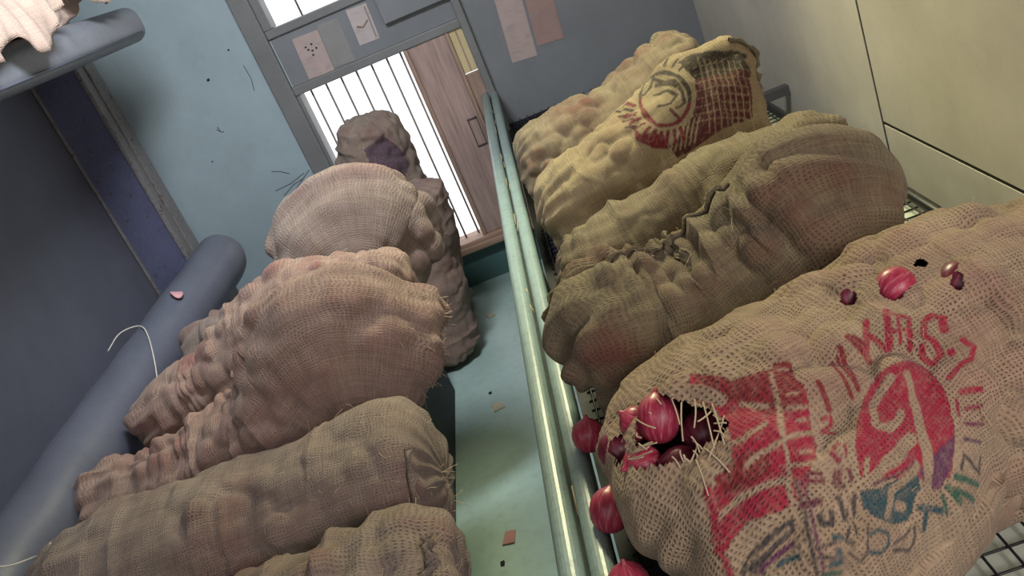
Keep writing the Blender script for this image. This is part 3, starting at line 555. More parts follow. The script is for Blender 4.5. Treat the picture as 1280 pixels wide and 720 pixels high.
#PRINT>>
# flat print on two sacks: (kind, width m, colour, cover, points along/around the cloth in m)
PRINT_R1 = [
('p',0.0000,(0.36,0.01,0.045),0.9,[(0.3129,1.0909),(0.3382,1.0432),(0.3685,1.0164),(0.3692,0.9895),(0.3543,0.9579),(0.3353,0.9155),(0.3015,0.8908),(0.2828,0.9004),(0.2613,0.9222),(0.2395,0.9179),(0.2311,0.9277),(0.2585,0.9784),(0.2710,0.9788),(0.2852,0.9803),(0.2959,1.0018),(0.3026,1.0270),(0.3049,1.0529),(0.2984,1.0741)]),
('p',0.0000,(0.22,0.008,0.022),0.9,[(0.3145,1.0935),(0.3395,1.0455),(0.3733,1.0227),(0.3687,0.9928),(0.3538,0.9692),(0.3315,0.9910),(0.3260,1.0262),(0.3142,1.0621)]),
('p',0.0000,(0.22,0.008,0.022),0.9,[(0.2680,0.9844),(0.2890,0.9794),(0.3100,0.9600),(0.2989,0.9394),(0.2769,0.9492),(0.2644,0.9689)]),
('s',0.0128,(0,0,0),0,[(0.3048,1.0769),(0.3147,1.0505)]),
('s',0.0080,(0,0,0),0,[(0.2527,0.9515),(0.2715,0.9467),(0.2819,0.9385),(0.2997,0.9228)]),
('s',0.0063,(0,0,0),0,[(0.2908,0.9647),(0.3090,0.9590),(0.3300,0.9531),(0.3477,0.9418)]),
('s',0.0046,(0,0,0),0,[(0.3559,1.0261),(0.3444,0.9988),(0.3283,0.9566),(0.3045,0.9165)]),
('s',0.0055,(0,0,0),0,[(0.2874,0.9971),(0.3016,0.9855),(0.3252,0.9813)]),
('s',0.0046,(0,0,0),0,[(0.3450,0.9811),(0.3569,0.9685)]),
('s',0.0044,(0,0,0),0,[(0.3147,0.9275),(0.3320,0.9096)]),
('s',0.0047,(0,0,0),0,[(0.3235,1.0306),(0.3366,1.0031)]),
('s',0.0063,(0.36,0.01,0.045),0.9,[(0.2616,0.9825),(0.2475,0.9456),(0.2339,0.9138),(0.2245,0.8936)]),
('p',0.0000,(0.05,0.045,0.05),0.9,[(0.2314,0.8897),(0.2489,0.8976),(0.2675,0.8926),(0.2866,0.8851),(0.2819,0.8716),(0.2603,0.8746),(0.2412,0.8640)]),
('s',0.0044,(0,0,0),0,[(0.2417,0.8898),(0.2783,0.8807)]),
('s',0.0069,(0.018,0.075,0.095),0.9,[(0.2566,0.8596),(0.2707,0.8521)]),
('s',0.0061,(0.12,0.025,0.09),0.9,[(0.2416,0.8730),(0.2728,0.8650)]),
('s',0.0052,(0,0,0),0,[(0.3022,0.9199),(0.2884,0.8800),(0.2652,0.8256)]),
('s',0.0035,(0.05,0.045,0.05),0.9,[(0.3074,0.9125),(0.2927,0.8735),(0.2694,0.8192)]),
('s',0.0026,(0.12,0.025,0.09),0.9,[(0.3114,0.9072),(0.2963,0.8681),(0.2738,0.8146)]),
('p',0.0000,(0.22,0.008,0.022),0.9,[(0.3649,1.0379),(0.3817,1.0267),(0.3710,1.0102),(0.3567,1.0210)]),
('s',0.0038,(0,0,0),0,[(0.3646,1.0272),(0.3731,1.0238)]),
('p',0.0000,(0.22,0.008,0.022),0.9,[(0.3548,1.0094),(0.3688,0.9942),(0.3580,0.9757),(0.3455,0.9888)]),
('s',0.0037,(0,0,0),0,[(0.3534,0.9943),(0.3591,0.9880)]),
('p',0.0000,(0.36,0.01,0.045),0.9,[(0.3433,0.9775),(0.3571,0.9637),(0.3494,0.9466),(0.3346,0.9562)]),
('s',0.0036,(0,0,0),0,[(0.3430,0.9640),(0.3492,0.9584)]),
('p',0.0000,(0.36,0.01,0.045),0.9,[(0.3295,0.9415),(0.3425,0.9304),(0.3345,0.9125),(0.3221,0.9266)]),
('s',0.0035,(0,0,0),0,[(0.3300,0.9304),(0.3350,0.9246)]),
('p',0.0000,(0.185,0.025,0.049),0.9,[(0.3183,0.9117),(0.3319,0.8991),(0.3274,0.8878),(0.3122,0.8995)]),
('s',0.0035,(0,0,0),0,[(0.3192,0.9022),(0.3265,0.8960)]),
('s',0.0078,(0.13,0.03,0.05),0.9,[(0.2972,0.8872),(0.3112,0.8770)]),
('s',0.0060,(0.05,0.045,0.05),0.9,[(0.3024,0.8659),(0.2995,0.8576),(0.3061,0.8484),(0.3129,0.8594)]),
('s',0.0060,(0.018,0.075,0.095),0.9,[(0.2998,0.8377),(0.3050,0.8310)]),
('s',0.0034,(0.05,0.045,0.05),0.9,[(0.2839,0.8454),(0.2986,0.8322)]),
('s',0.0068,(0.018,0.075,0.095),0.9,[(0.2953,0.8249),(0.2897,0.8118),(0.2841,0.8187)]),
('s',0.0034,(0.05,0.045,0.05),0.9,[(0.2815,0.8354),(0.2889,0.8192)]),
('s',0.0051,(0.02,0.11,0.07),0.9,[(0.2747,0.8167),(0.2842,0.7991)]),
('s',0.0074,(0.22,0.008,0.022),0.9,[(0.3855,0.9824),(0.3745,0.9499)]),
('s',0.0045,(0.36,0.01,0.045),0.9,[(0.3626,0.9460),(0.3712,0.9422)]),
('s',0.0045,(0.36,0.01,0.045),0.9,[(0.3712,0.9422),(0.3682,0.9350)]),
('s',0.0045,(0.36,0.01,0.045),0.9,[(0.3682,0.9350),(0.3558,0.9360)]),
('s',0.0045,(0.36,0.01,0.045),0.9,[(0.3558,0.9360),(0.3632,0.9231)]),
('s',0.0044,(0.332,0.012,0.046),0.9,[(0.3545,0.9101),(0.3461,0.9064)]),
('s',0.0044,(0.274,0.018,0.047),0.9,[(0.3461,0.9064),(0.3454,0.8945)]),
('s',0.0044,(0.248,0.02,0.047),0.9,[(0.3454,0.8945),(0.3529,0.8937)]),
('s',0.0044,(0.293,0.016,0.046),0.9,[(0.3529,0.8937),(0.3579,0.9031)]),
('s',0.0044,(0.341,0.012,0.045),0.9,[(0.3579,0.9031),(0.3545,0.9101)]),
('s',0.0043,(0.149,0.028,0.05),0.9,[(0.3390,0.8877),(0.3331,0.8819)]),
('s',0.0043,(0.115,0.033,0.05),0.9,[(0.3331,0.8819),(0.3358,0.8718)]),
('s',0.0043,(0.109,0.034,0.05),0.9,[(0.3358,0.8718),(0.3456,0.8698)]),
('s',0.0043,(0.127,0.031,0.051),0.9,[(0.3456,0.8698),(0.3490,0.8793)]),
('s',0.0044,(0.168,0.027,0.049),0.9,[(0.3490,0.8793),(0.3425,0.8861)]),
('s',0.0043,(0.139,0.029,0.05),0.9,[(0.3425,0.8861),(0.3359,0.8763)]),
('s',0.0052,(0.05,0.045,0.05),0.9,[(0.3283,0.8651),(0.3195,0.8415),(0.3403,0.8532),(0.3278,0.8356)]),
('s',0.0043,(0.05,0.045,0.05),0.9,[(0.3183,0.8311),(0.3070,0.8239),(0.3113,0.8148),(0.3231,0.8241),(0.3253,0.8359)]),
('s',0.0034,(0.05,0.045,0.05),0.9,[(0.3334,0.8155),(0.3192,0.7951),(0.3061,0.7934)]),
('s',0.0035,(0,0,0),0,[(0.4026,0.9785),(0.3550,0.9028),(0.3295,0.8429),(0.3044,0.7977)]),
('p',0.0000,(0.36,0.01,0.045),0.9,[(0.4832,0.8089),(0.4732,0.7984),(0.4628,0.7884),(0.4507,0.7826),(0.3540,0.8634),(0.3576,0.8758),(0.3621,0.8873),(0.3701,0.8978),(0.3850,0.9094),(0.3980,0.9185),(0.4175,0.9272),(0.4371,0.9341),(0.4523,0.9399),(0.4683,0.9427),(0.4785,0.9419),(0.4888,0.9387),(0.4992,0.9338),(0.5101,0.9277),(0.5211,0.9197),(0.5326,0.9091),(0.5352,0.8961),(0.5317,0.8827),(0.5279,0.8682),(0.5226,0.8540),(0.5166,0.8409),(0.5077,0.8289),(0.4948,0.8189)]),
('p',0.0000,(0.12,0.025,0.09),0.9,[(0.4534,0.8200),(0.4884,0.8132),(0.4641,0.7913),(0.4365,0.7810),(0.4219,0.7927),(0.4222,0.8180)]),
('p',0.0000,(0.018,0.075,0.095),0.9,[(0.3460,0.8528),(0.3691,0.8364),(0.3891,0.8313),(0.4165,0.8220),(0.4113,0.7968),(0.3870,0.7754),(0.3654,0.7865),(0.3460,0.8155),(0.3423,0.8352)]),
('s',0.0118,(0,0,0),0,[(0.4752,0.9262),(0.4551,0.9241),(0.4274,0.9135),(0.4087,0.8976),(0.4207,0.8824),(0.4404,0.8794),(0.4523,0.8844)]),
('s',0.0126,(0,0,0),0,[(0.4940,0.9127),(0.4819,0.8835),(0.4606,0.8583),(0.4474,0.8320),(0.4366,0.8129),(0.4226,0.7944)]),
('s',0.0168,(0,0,0),0,[(0.4401,0.8521),(0.4104,0.8537),(0.3897,0.8535),(0.3654,0.8529)]),
('s',0.0123,(0,0,0),0,[(0.4229,0.8264),(0.3948,0.8235),(0.3793,0.8221),(0.3629,0.8053)]),
('s',0.0106,(0,0,0),0,[(0.3803,0.8013),(0.3852,0.7947)]),
('s',0.0062,(0,0,0),0,[(0.4085,0.7956),(0.3952,0.7803),(0.3807,0.7738)]),
('s',0.0061,(0,0,0),0,[(0.3567,0.8587),(0.3683,0.8751)]),
('s',0.0044,(0.13,0.03,0.05),0.9,[(0.3632,0.8461),(0.3906,0.8360),(0.4213,0.8322)]),
('s',0.0085,(0.22,0.008,0.022),0.9,[(0.4593,1.0038),(0.4463,0.9758)]),
('s',0.0084,(0.22,0.008,0.022),0.9,[(0.4463,0.9758),(0.4305,0.9446)]),
('s',0.0075,(0.22,0.008,0.022),0.9,[(0.4368,0.9961),(0.4119,0.9429)]),
('s',0.0047,(0.22,0.008,0.022),0.9,[(0.4483,0.9991),(0.4368,0.9659)]),
('s',0.0096,(0.22,0.008,0.022),0.9,[(0.4797,1.0083),(0.4831,0.9680)]),
('s',0.0087,(0.36,0.01,0.045),0.9,[(0.5140,1.0086),(0.4828,0.9741)]),
('s',0.0067,(0.36,0.01,0.045),0.9,[(0.5037,0.9904),(0.5095,0.9618)]),
('s',0.0067,(0.22,0.008,0.022),0.9,[(0.4845,1.0039),(0.4900,0.9845)]),
('s',0.0096,(0.36,0.01,0.045),0.9,[(0.5409,0.9992),(0.5134,0.9597)]),
('s',0.0058,(0.36,0.01,0.045),0.9,[(0.5374,0.9950),(0.5568,0.9736)]),
('s',0.0057,(0.36,0.01,0.045),0.9,[(0.5568,0.9736),(0.5454,0.9592)]),
('s',0.0057,(0.36,0.01,0.045),0.9,[(0.5454,0.9592),(0.5236,0.9719)]),
('s',0.0086,(0.36,0.01,0.045),0.9,[(0.5454,0.9592),(0.5339,0.9391)]),
('s',0.0048,(0.36,0.01,0.045),0.9,[(0.5456,0.9813),(0.5263,0.9535)]),
('s',0.0086,(0.36,0.01,0.045),0.9,[(0.5882,0.9446),(0.5788,0.9576)]),
('s',0.0086,(0.36,0.01,0.045),0.9,[(0.5788,0.9576),(0.5645,0.9543)]),
('s',0.0085,(0.36,0.01,0.045),0.9,[(0.5645,0.9543),(0.5555,0.9380)]),
('s',0.0085,(0.36,0.01,0.045),0.9,[(0.5555,0.9380),(0.5603,0.9192)]),
('s',0.0085,(0.36,0.01,0.045),0.9,[(0.5603,0.9192),(0.5600,0.9018)]),
('s',0.0085,(0.36,0.01,0.045),0.9,[(0.5600,0.9018),(0.5446,0.8981)]),
('s',0.0085,(0.36,0.01,0.045),0.9,[(0.5446,0.8981),(0.5394,0.9154)]),
('s',0.0085,(0.36,0.01,0.045),0.9,[(0.5394,0.9154),(0.5447,0.9287)]),
('s',0.0123,(0.36,0.01,0.045),0.9,[(0.5823,0.9389),(0.5808,0.9314)]),
('s',0.0084,(0.36,0.01,0.045),0.9,[(0.5696,0.8979),(0.5696,0.8935)]),
('s',0.0084,(0.36,0.01,0.045),0.9,[(0.5888,0.9063),(0.5947,0.8871)]),
('s',0.0084,(0.36,0.01,0.045),0.9,[(0.5947,0.8871),(0.5842,0.8727)]),
('s',0.0084,(0.36,0.01,0.045),0.9,[(0.5842,0.8727),(0.5608,0.8713)]),
('s',0.0083,(0.36,0.01,0.045),0.9,[(0.5608,0.8713),(0.5423,0.8677)]),
('s',0.0092,(0.36,0.01,0.045),0.9,[(0.5403,0.8419),(0.5638,0.8307)]),
('s',0.0055,(0.281,0.015,0.06),0.9,[(0.5298,0.8238),(0.5497,0.8150)]),
('s',0.0046,(0.31,0.013,0.054),0.9,[(0.5281,0.8388),(0.5162,0.8227)]),
('s',0.0046,(0.168,0.022,0.081),0.9,[(0.5141,0.8112),(0.5335,0.7987)]),
('s',0.0046,(0.085,0.042,0.092),0.9,[(0.4954,0.8008),(0.5187,0.7799)]),
('s',0.0046,(0.05,0.045,0.05),0.9,[(0.4700,0.7762),(0.4833,0.7887),(0.4946,0.7481),(0.5107,0.7609)]),
('s',0.0073,(0.02,0.11,0.07),0.9,[(0.4584,0.7781),(0.4812,0.7419)]),
('s',0.0063,(0.02,0.11,0.07),0.9,[(0.4431,0.7766),(0.4463,0.7530),(0.4496,0.7675),(0.4636,0.7349)]),
('s',0.0080,(0.018,0.075,0.095),0.9,[(0.4030,0.7812),(0.4253,0.7605)]),
('s',0.0062,(0.018,0.075,0.095),0.9,[(0.4088,0.7749),(0.3938,0.7576)]),
('s',0.0045,(0.02,0.11,0.07),0.9,[(0.4343,0.7740),(0.4291,0.7533)]),
('s',0.0043,(0.018,0.075,0.095),0.9,[(0.3307,0.8095),(0.3424,0.8029),(0.3516,0.7855),(0.3454,0.7752),(0.3324,0.7778),(0.3209,0.7934)]),
('s',0.0044,(0.05,0.045,0.05),0.9,[(0.3484,0.7649),(0.3665,0.7490),(0.3778,0.7564),(0.3853,0.7681)]),
('s',0.0035,(0.05,0.045,0.05),0.9,[(0.3532,0.7698),(0.3677,0.7664),(0.3802,0.7699)]),
('s',0.0026,(0.05,0.045,0.05),0.9,[(0.3027,0.8122),(0.3063,0.7957)])]
HOLES_R1 = [
[(0.2714,1.1400),(0.2840,1.1280),(0.2895,1.0875),(0.2923,1.0774),(0.3008,1.0531),(0.3020,1.0168),(0.2921,1.0056),(0.2811,1.0221),(0.2694,1.0209),(0.2615,1.0338),(0.2479,1.0554),(0.2355,1.0885),(0.2390,1.0987),(0.2505,1.0857),(0.2583,1.0971)],
[(0.2436,1.1023),(0.2389,1.1016),(0.2335,1.1061),(0.2284,1.1172),(0.2257,1.1300),(0.2276,1.1375),(0.2318,1.1433),(0.2367,1.1462),(0.2413,1.1453),(0.2445,1.1405),(0.2459,1.1300),(0.2465,1.1097)],
[(0.5650,1.0530),(0.5886,1.0689),(0.5975,1.0416),(0.5884,1.0150),(0.5641,1.0077),(0.5526,1.0259)],
[(0.5371,1.0573),(0.5337,1.0549),(0.5308,1.0576),(0.5276,1.0612),(0.5260,1.0669),(0.5268,1.0735),(0.5297,1.0788),(0.5330,1.0803),(0.5368,1.0798),(0.5407,1.0778),(0.5430,1.0742),(0.5408,1.0653)],
[(0.6286,1.0411),(0.6250,1.0375),(0.6206,1.0364),(0.6167,1.0383),(0.6143,1.0422),(0.6139,1.0471),(0.6155,1.0517),(0.6191,1.0551),(0.6237,1.0564),(0.6278,1.0552),(0.6304,1.0516),(0.6306,1.0463)],
[(0.6378,0.9755),(0.6334,0.9704),(0.6280,0.9677),(0.6231,0.9677),(0.6213,0.9722),(0.6232,0.9802),(0.6287,0.9905),(0.6347,0.9976),(0.6401,1.0003),(0.6433,0.9977),(0.6436,0.9909),(0.6416,0.9828)]]
PRINT_R4 = [
('p',0.0000,(0.035,0.026,0.016),1.0,[(0.6308,1.0156),(0.6505,1.0086),(0.7056,0.9613),(0.7543,0.9491),(0.7353,0.8669),(0.6970,0.8586),(0.6440,0.8953),(0.6358,0.9311),(0.6333,0.9710)]),
('p',0.0000,(0.07,0.012,0.012),1.0,[(0.6358,0.9311),(0.7360,0.8717),(0.7163,0.8054),(0.7030,0.7531),(0.6212,0.7646),(0.5567,0.7620),(0.5109,0.7686),(0.5094,0.8077),(0.5500,0.8153),(0.5964,0.8348),(0.6208,0.8745)]),
('p',0.0000,(0.13,0.01,0.016),1.0,[(0.4608,0.9379),(0.4676,0.8811),(0.5136,0.8389),(0.5035,0.7988),(0.4728,0.8291),(0.4504,0.8783)]),
('s',0.0024,(0.035,0.026,0.016),0,[(0.6571,0.9808),(0.6451,0.8938),(0.6260,0.8131),(0.6064,0.7706)]),
('s',0.0024,(0.035,0.026,0.016),0,[(0.6650,0.9732),(0.6536,0.8836),(0.6356,0.8041),(0.6175,0.7630)]),
('s',0.0023,(0.035,0.026,0.016),0,[(0.6734,0.9638),(0.6623,0.8739),(0.6450,0.7959),(0.6295,0.7544)]),
('s',0.0023,(0.035,0.026,0.016),0,[(0.6825,0.9555),(0.6715,0.8655),(0.6548,0.7894),(0.6415,0.7463)]),
('s',0.0023,(0.035,0.026,0.016),0,[(0.6921,0.9481),(0.6812,0.8572),(0.6674,0.7830),(0.6512,0.7415)]),
('s',0.0023,(0.035,0.026,0.016),0,[(0.7012,0.9388),(0.6916,0.8487),(0.6786,0.7766),(0.6637,0.7359)]),
('s',0.0023,(0.035,0.026,0.016),0,[(0.7113,0.9270),(0.7025,0.8412),(0.6899,0.7708),(0.6784,0.7281)]),
('s',0.0023,(0.035,0.026,0.016),0,[(0.7233,0.9149),(0.7144,0.8343),(0.7026,0.7652),(0.6913,0.7229)]),
('s',0.0023,(0.035,0.026,0.016),0,[(0.7547,0.9335),(0.7299,0.8305),(0.7175,0.7601),(0.7035,0.7188)]),
('s',0.0020,(0.035,0.026,0.016),0,[(0.6431,0.9634),(0.6882,0.9454),(0.7673,0.9354)]),
('s',0.0020,(0.035,0.026,0.016),0,[(0.6364,0.9431),(0.6819,0.9236),(0.7318,0.8738)]),
('s',0.0020,(0.035,0.026,0.016),0,[(0.6286,0.9182),(0.6741,0.8953),(0.7284,0.8517)]),
('s',0.0020,(0.035,0.026,0.016),0,[(0.6211,0.8954),(0.6671,0.8693),(0.7172,0.8283)]),
('s',0.0020,(0.035,0.026,0.016),0,[(0.6131,0.8738),(0.6608,0.8463),(0.7094,0.8083)]),
('s',0.0019,(0.035,0.026,0.016),0,[(0.6049,0.8531),(0.6541,0.8248),(0.7044,0.7900)]),
('s',0.0019,(0.035,0.026,0.016),0,[(0.5964,0.8348),(0.6471,0.8057),(0.7000,0.7723)]),
('s',0.0019,(0.035,0.026,0.016),0,[(0.5877,0.8171),(0.6401,0.7885),(0.6942,0.7548)]),
('s',0.0043,(0.035,0.026,0.016),0,[(0.5515,0.8428),(0.5004,0.7852)]),
('s',0.0043,(0.035,0.026,0.016),0,[(0.5631,0.8379),(0.5151,0.7838)]),
('s',0.0043,(0.035,0.026,0.016),0,[(0.5746,0.8341),(0.5286,0.7817)]),
('s',0.0043,(0.035,0.026,0.016),0,[(0.5857,0.8299),(0.5420,0.7794)]),
('s',0.0043,(0.035,0.026,0.016),0,[(0.5960,0.8248),(0.5550,0.7769)]),
('s',0.0043,(0.035,0.026,0.016),0,[(0.6057,0.8199),(0.5671,0.7747)]),
('s',0.0160,(0.035,0.026,0.016),0,[(0.6138,0.8757),(0.6044,0.8578),(0.5922,0.8457),(0.5769,0.8398),(0.5596,0.8382),(0.5416,0.8430),(0.5248,0.8528),(0.5095,0.8664),(0.4989,0.8846),(0.4940,0.9154),(0.4934,0.9448),(0.4969,1.0139),(0.5080,1.0434),(0.5269,1.0893),(0.5943,1.0540),(0.6051,1.0311),(0.6134,1.0074),(0.6193,0.9778),(0.6223,0.9489),(0.6225,0.9230),(0.6199,0.8984),(0.6138,0.8757)]),
('s',0.0091,(0.035,0.026,0.016),1.0,[(0.5149,1.0368),(0.5229,1.0484),(0.5312,1.0670),(0.5403,1.0822),(0.5496,1.0898),(0.5593,1.1077),(0.5740,1.0721),(0.5812,1.0582),(0.5879,1.0486),(0.5938,1.0408),(0.5991,1.0301),(0.6037,1.0155),(0.6076,1.0000),(0.6108,0.9873),(0.6135,0.9730),(0.6153,0.9596),(0.6164,0.9468),(0.6169,0.9348),(0.6167,0.9233),(0.6157,0.9113),(0.6139,0.8998),(0.6110,0.8893),(0.6076,0.8791),(0.6032,0.8702)]),
('s',0.0099,(0.13,0.01,0.016),1.0,[(0.6032,0.8702),(0.5984,0.8633),(0.5935,0.8581),(0.5879,0.8538),(0.5819,0.8509),(0.5749,0.8486),(0.5675,0.8471),(0.5601,0.8473),(0.5530,0.8487),(0.5454,0.8511),(0.5383,0.8545),(0.5315,0.8589),(0.5248,0.8645),(0.5191,0.8709),(0.5135,0.8780),(0.5088,0.8859),(0.5052,0.8959),(0.5021,0.9091),(0.5006,0.9212),(0.5005,0.9311),(0.5008,0.9445),(0.5017,0.9746),(0.5043,1.0099),(0.5087,1.0244),(0.5149,1.0368)]),
('s',0.0081,(0.035,0.026,0.016),1.0,[(0.5277,1.0461),(0.5521,1.0448),(0.5740,1.0537),(0.5838,1.0105),(0.6033,0.9668),(0.6050,0.9224),(0.5963,0.8803),(0.5773,0.8841)]),
('s',0.0101,(0.035,0.026,0.016),1.0,[(0.5684,1.0288),(0.5866,0.9928),(0.6026,0.9459)]),
('s',0.0080,(0.035,0.026,0.016),1.0,[(0.5503,1.0007),(0.5812,0.9619),(0.5922,0.9207),(0.5721,0.9111),(0.5419,0.9283)]),
('s',0.0099,(0.13,0.01,0.016),1.0,[(0.5024,0.9968),(0.5067,0.9131),(0.5132,0.8725),(0.5344,0.8561)]),
('s',0.0079,(0.07,0.012,0.012),1.0,[(0.5636,0.8916),(0.5678,0.8557)]),
('s',0.0071,(0.035,0.026,0.016),1.0,[(0.4499,1.0887),(0.4842,1.0061)]),
('s',0.0070,(0.07,0.012,0.012),1.0,[(0.4462,1.0536),(0.4815,0.9542)]),
('s',0.0069,(0.07,0.012,0.012),1.0,[(0.4460,1.0219),(0.4788,0.9309)]),
('s',0.0068,(0.07,0.012,0.012),1.0,[(0.4443,0.9611),(0.4766,0.9010)]),
('s',0.0083,(0.035,0.026,0.016),1.0,[(0.6105,1.0425),(0.6236,1.0691)]),
('s',0.0081,(0.035,0.026,0.016),1.0,[(0.6189,1.0210),(0.6313,1.0284)]),
('s',0.0080,(0.035,0.026,0.016),1.0,[(0.6247,0.9873),(0.6370,0.9866)]),
('s',0.0098,(0.13,0.01,0.016),1.0,[(0.5590,0.8288),(0.5501,0.7970)]),
('s',0.0098,(0.13,0.01,0.016),1.0,[(0.5433,0.8330),(0.5287,0.8031)]),
('s',0.0098,(0.13,0.01,0.016),1.0,[(0.5275,0.8400),(0.5076,0.8142)]),
('s',0.0098,(0.13,0.01,0.016),1.0,[(0.5129,0.8506),(0.4901,0.8287)]),
('s',0.0098,(0.13,0.01,0.016),1.0,[(0.5001,0.8629),(0.4770,0.8456)]),
('s',0.0098,(0.13,0.01,0.016),1.0,[(0.4925,0.8789),(0.4677,0.8691)]),
('s',0.0099,(0.13,0.01,0.016),1.0,[(0.4877,0.9007),(0.4601,0.9132)]),
('s',0.0100,(0.13,0.01,0.016),1.0,[(0.4855,0.9313),(0.4593,0.9522)]),
('s',0.0102,(0.13,0.01,0.016),1.0,[(0.4868,0.9672),(0.4625,1.0210)]),
('s',0.0105,(0.13,0.01,0.016),1.0,[(0.4917,1.0243),(0.4730,1.0792)])]
PRINT_S7 = [
('p',0.0000,(0.085,0.05,0.085),0.85,[(1.1594,0.3565),(1.2067,0.2468),(1.1228,0.1567),(1.0302,0.1177),(0.9709,0.1983),(0.9677,0.2860),(1.0486,0.3333)])]
TORN_THREADS = [[[0.044, 0.94, 1.18], [0.034, 0.907, 1.179], [0.027, 0.885, 1.164]], [[0.068, 0.924, 1.181], [0.064, 0.891, 1.173], [0.057, 0.851, 1.165]], [[0.077, 0.914, 1.18], [0.074, 0.878, 1.175], [0.069, 0.844, 1.17]], [[0.06, 0.933, 1.182], [0.056, 0.907, 1.181], [0.045, 0.888, 1.175]], [[0.084, 0.891, 1.174], [0.067, 0.86, 1.172], [0.045, 0.844, 1.157]], [[0.034, 0.953, 1.184], [0.035, 0.937, 1.174], [0.031, 0.902, 1.177]], [[0.012, 1.01, 1.164], [0.003, 1.006, 1.159], [-0.009, 1.016, 1.155]], [[0.012, 0.867, 1.143], [0.012, 0.875, 1.149], [0.008, 0.879, 1.153]], [[0.024, 0.861, 1.148], [0.036, 0.868, 1.155], [0.041, 0.875, 1.159]], [[-0.005, 1.007, 1.155], [-0.018, 1.013, 1.148], [-0.027, 1.012, 1.139]], [[0.047, 0.864, 1.16], [0.055, 0.841, 1.161], [0.062, 0.818, 1.151]], [[0.033, 0.857, 1.153], [0.032, 0.826, 1.147], [0.03, 0.813, 1.134]], [[-0.022, 0.952, 1.152], [-0.027, 0.95, 1.148], [-0.019, 0.94, 1.151]], [[-0.047, 0.945, 1.124], [-0.032, 0.938, 1.14], [-0.012, 0.923, 1.152]], [[0.004, 1.008, 1.161], [0.006, 1.002, 1.161], [0.01, 0.985, 1.164]], [[-0.047, 0.946, 1.124], [-0.039, 0.929, 1.13], [-0.025, 0.915, 1.141]], [[0.026, 0.863, 1.15], [0.019, 0.873, 1.15], [0.023, 0.873, 1.152]], [[0.072, 0.853, 1.173], [0.074, 0.862, 1.175], [0.065, 0.873, 1.172]], [[0.037, 0.949, 1.183], [0.035, 0.953, 1.185], [0.036, 0.949, 1.183]], [[0.025, 0.864, 1.149], [0.023, 0.862, 1.148], [0.023, 0.87, 1.15]], [[0.035, 0.861, 1.154], [0.038, 0.859, 1.156], [0.034, 0.873, 1.155]], [[-0.035, 0.937, 1.136], [-0.019, 0.92, 1.147], [-0.013, 0.917, 1.151]], [[-0.039, 0.939, 1.133], [-0.02, 0.928, 1.147], [-0.008, 0.918, 1.155]], [[0.082, 0.872, 1.177], [0.079, 0.876, 1.176], [0.069, 0.886, 1.172]], [[-0.017, 0.977, 1.155], [-0.01, 0.951, 1.159], [0.002, 0.936, 1.16]], [[0.019, 0.868, 1.147], [0.017, 0.877, 1.153], [0.02, 0.88, 1.157]], [[-0.047, 0.945, 1.124], [-0.028, 0.921, 1.138], [-0.012, 0.905, 1.152]], [[0.044, 0.865, 1.159], [0.044, 0.873, 1.159], [0.038, 0.88, 1.164]], [[0.022, 0.866, 1.148], [0.02, 0.87, 1.149], [0.022, 0.875, 1.153]], [[0.04, 0.863, 1.157], [0.042, 0.878, 1.162], [0.038, 0.883, 1.168]], [[-0.025, 0.938, 1.146], [-0.019, 0.918, 1.147], [-0.017, 0.917, 1.148]], [[0.016, 1.003, 1.166], [0.016, 0.992, 1.168], [0.02, 0.96, 1.175]], [[-0.011, 1.01, 1.152], [-0.008, 1.002, 1.153], [0.004, 0.962, 1.165]], [[-0.026, 0.935, 1.144], [-0.016, 0.922, 1.149], [-0.003, 0.908, 1.159]], [[-0.009, 1.012, 1.155], [-0.005, 1.012, 1.158], [0.003, 0.994, 1.159]], [[0.033, 0.954, 1.184], [0.039, 0.954, 1.188], [0.037, 0.952, 1.186]], [[0.072, 0.906, 1.176], [0.064, 0.899, 1.176], [0.052, 0.893, 1.178]], [[-0.001, 1.009, 1.159], [0.013, 0.997, 1.165], [0.011, 0.992, 1.164]]]
def ink_from(rows):
    def fn(S):
        u = S.u; v = (S.v + S.circ / 2) % S.circ
        C = np.zeros((S.nu, S.nv, 4)); wob = 0.0022 * vnoise(np.random.RandomState(5), u, v, 70, 70); uw = u + wob; vw = v + 0.0022 * vnoise(np.random.RandomState(6), u, v, 70, 70)
        for kind, w_, c, a, pts in rows:
            p = np.array(pts); r = w_ / 2 + 0.004; lo = p.min(0) - r; hi = p.max(0) + r
            I = np.where((uw > lo[0]) & (uw < hi[0]) & (vw > lo[1]) & (vw < hi[1]))
            if not len(I[0]): continue
            x = uw[I]; y = vw[I]
            if kind == 's':
                d = np.full(len(x), 9.0)
                for (x0, y0), (x1, y1) in zip(pts, pts[1:]):
                    dx, dy = x1 - x0, y1 - y0; t = np.clip(((x - x0) * dx + (y - y0) * dy) / (dx * dx + dy * dy + 1e-12), 0, 1)
                    d = np.minimum(d, np.hypot(x - x0 - t * dx, y - y0 - t * dy))
                m = np.clip((w_ / 2 - d) / 0.002 + 0.5, 0, 1)
            else:
                m = inside(x, y, pts).astype(float)
            old = C[I]
            if a == 0: old[:, 3] *= 1 - m
            else:
                old[:, :3] = np.where((m > 0.02)[:, None], old[:, :3] * (1 - m[:, None]) + np.array(c) * m[:, None], old[:, :3]); old[:, :3] = np.where((C[I][:, 3:4] < 0.02) & (m > 0.02)[:, None], np.array(c), old[:, :3])
                old[:, 3] = np.maximum(old[:, 3] * (1 - m), m * a)
            C[I] = old
        return C
    return fn
def inside(x, y, pts):
    r = np.zeros(len(x), bool); n = len(pts)
    for i in range(n):
        x0, y0 = pts[i]; x1, y1 = pts[i - 1]
        if y0 == y1: continue
        r ^= ((y0 > y) != (y1 > y)) & (x < (x1 - x0) * (y - y0) / (y1 - y0) + x0)
    return r
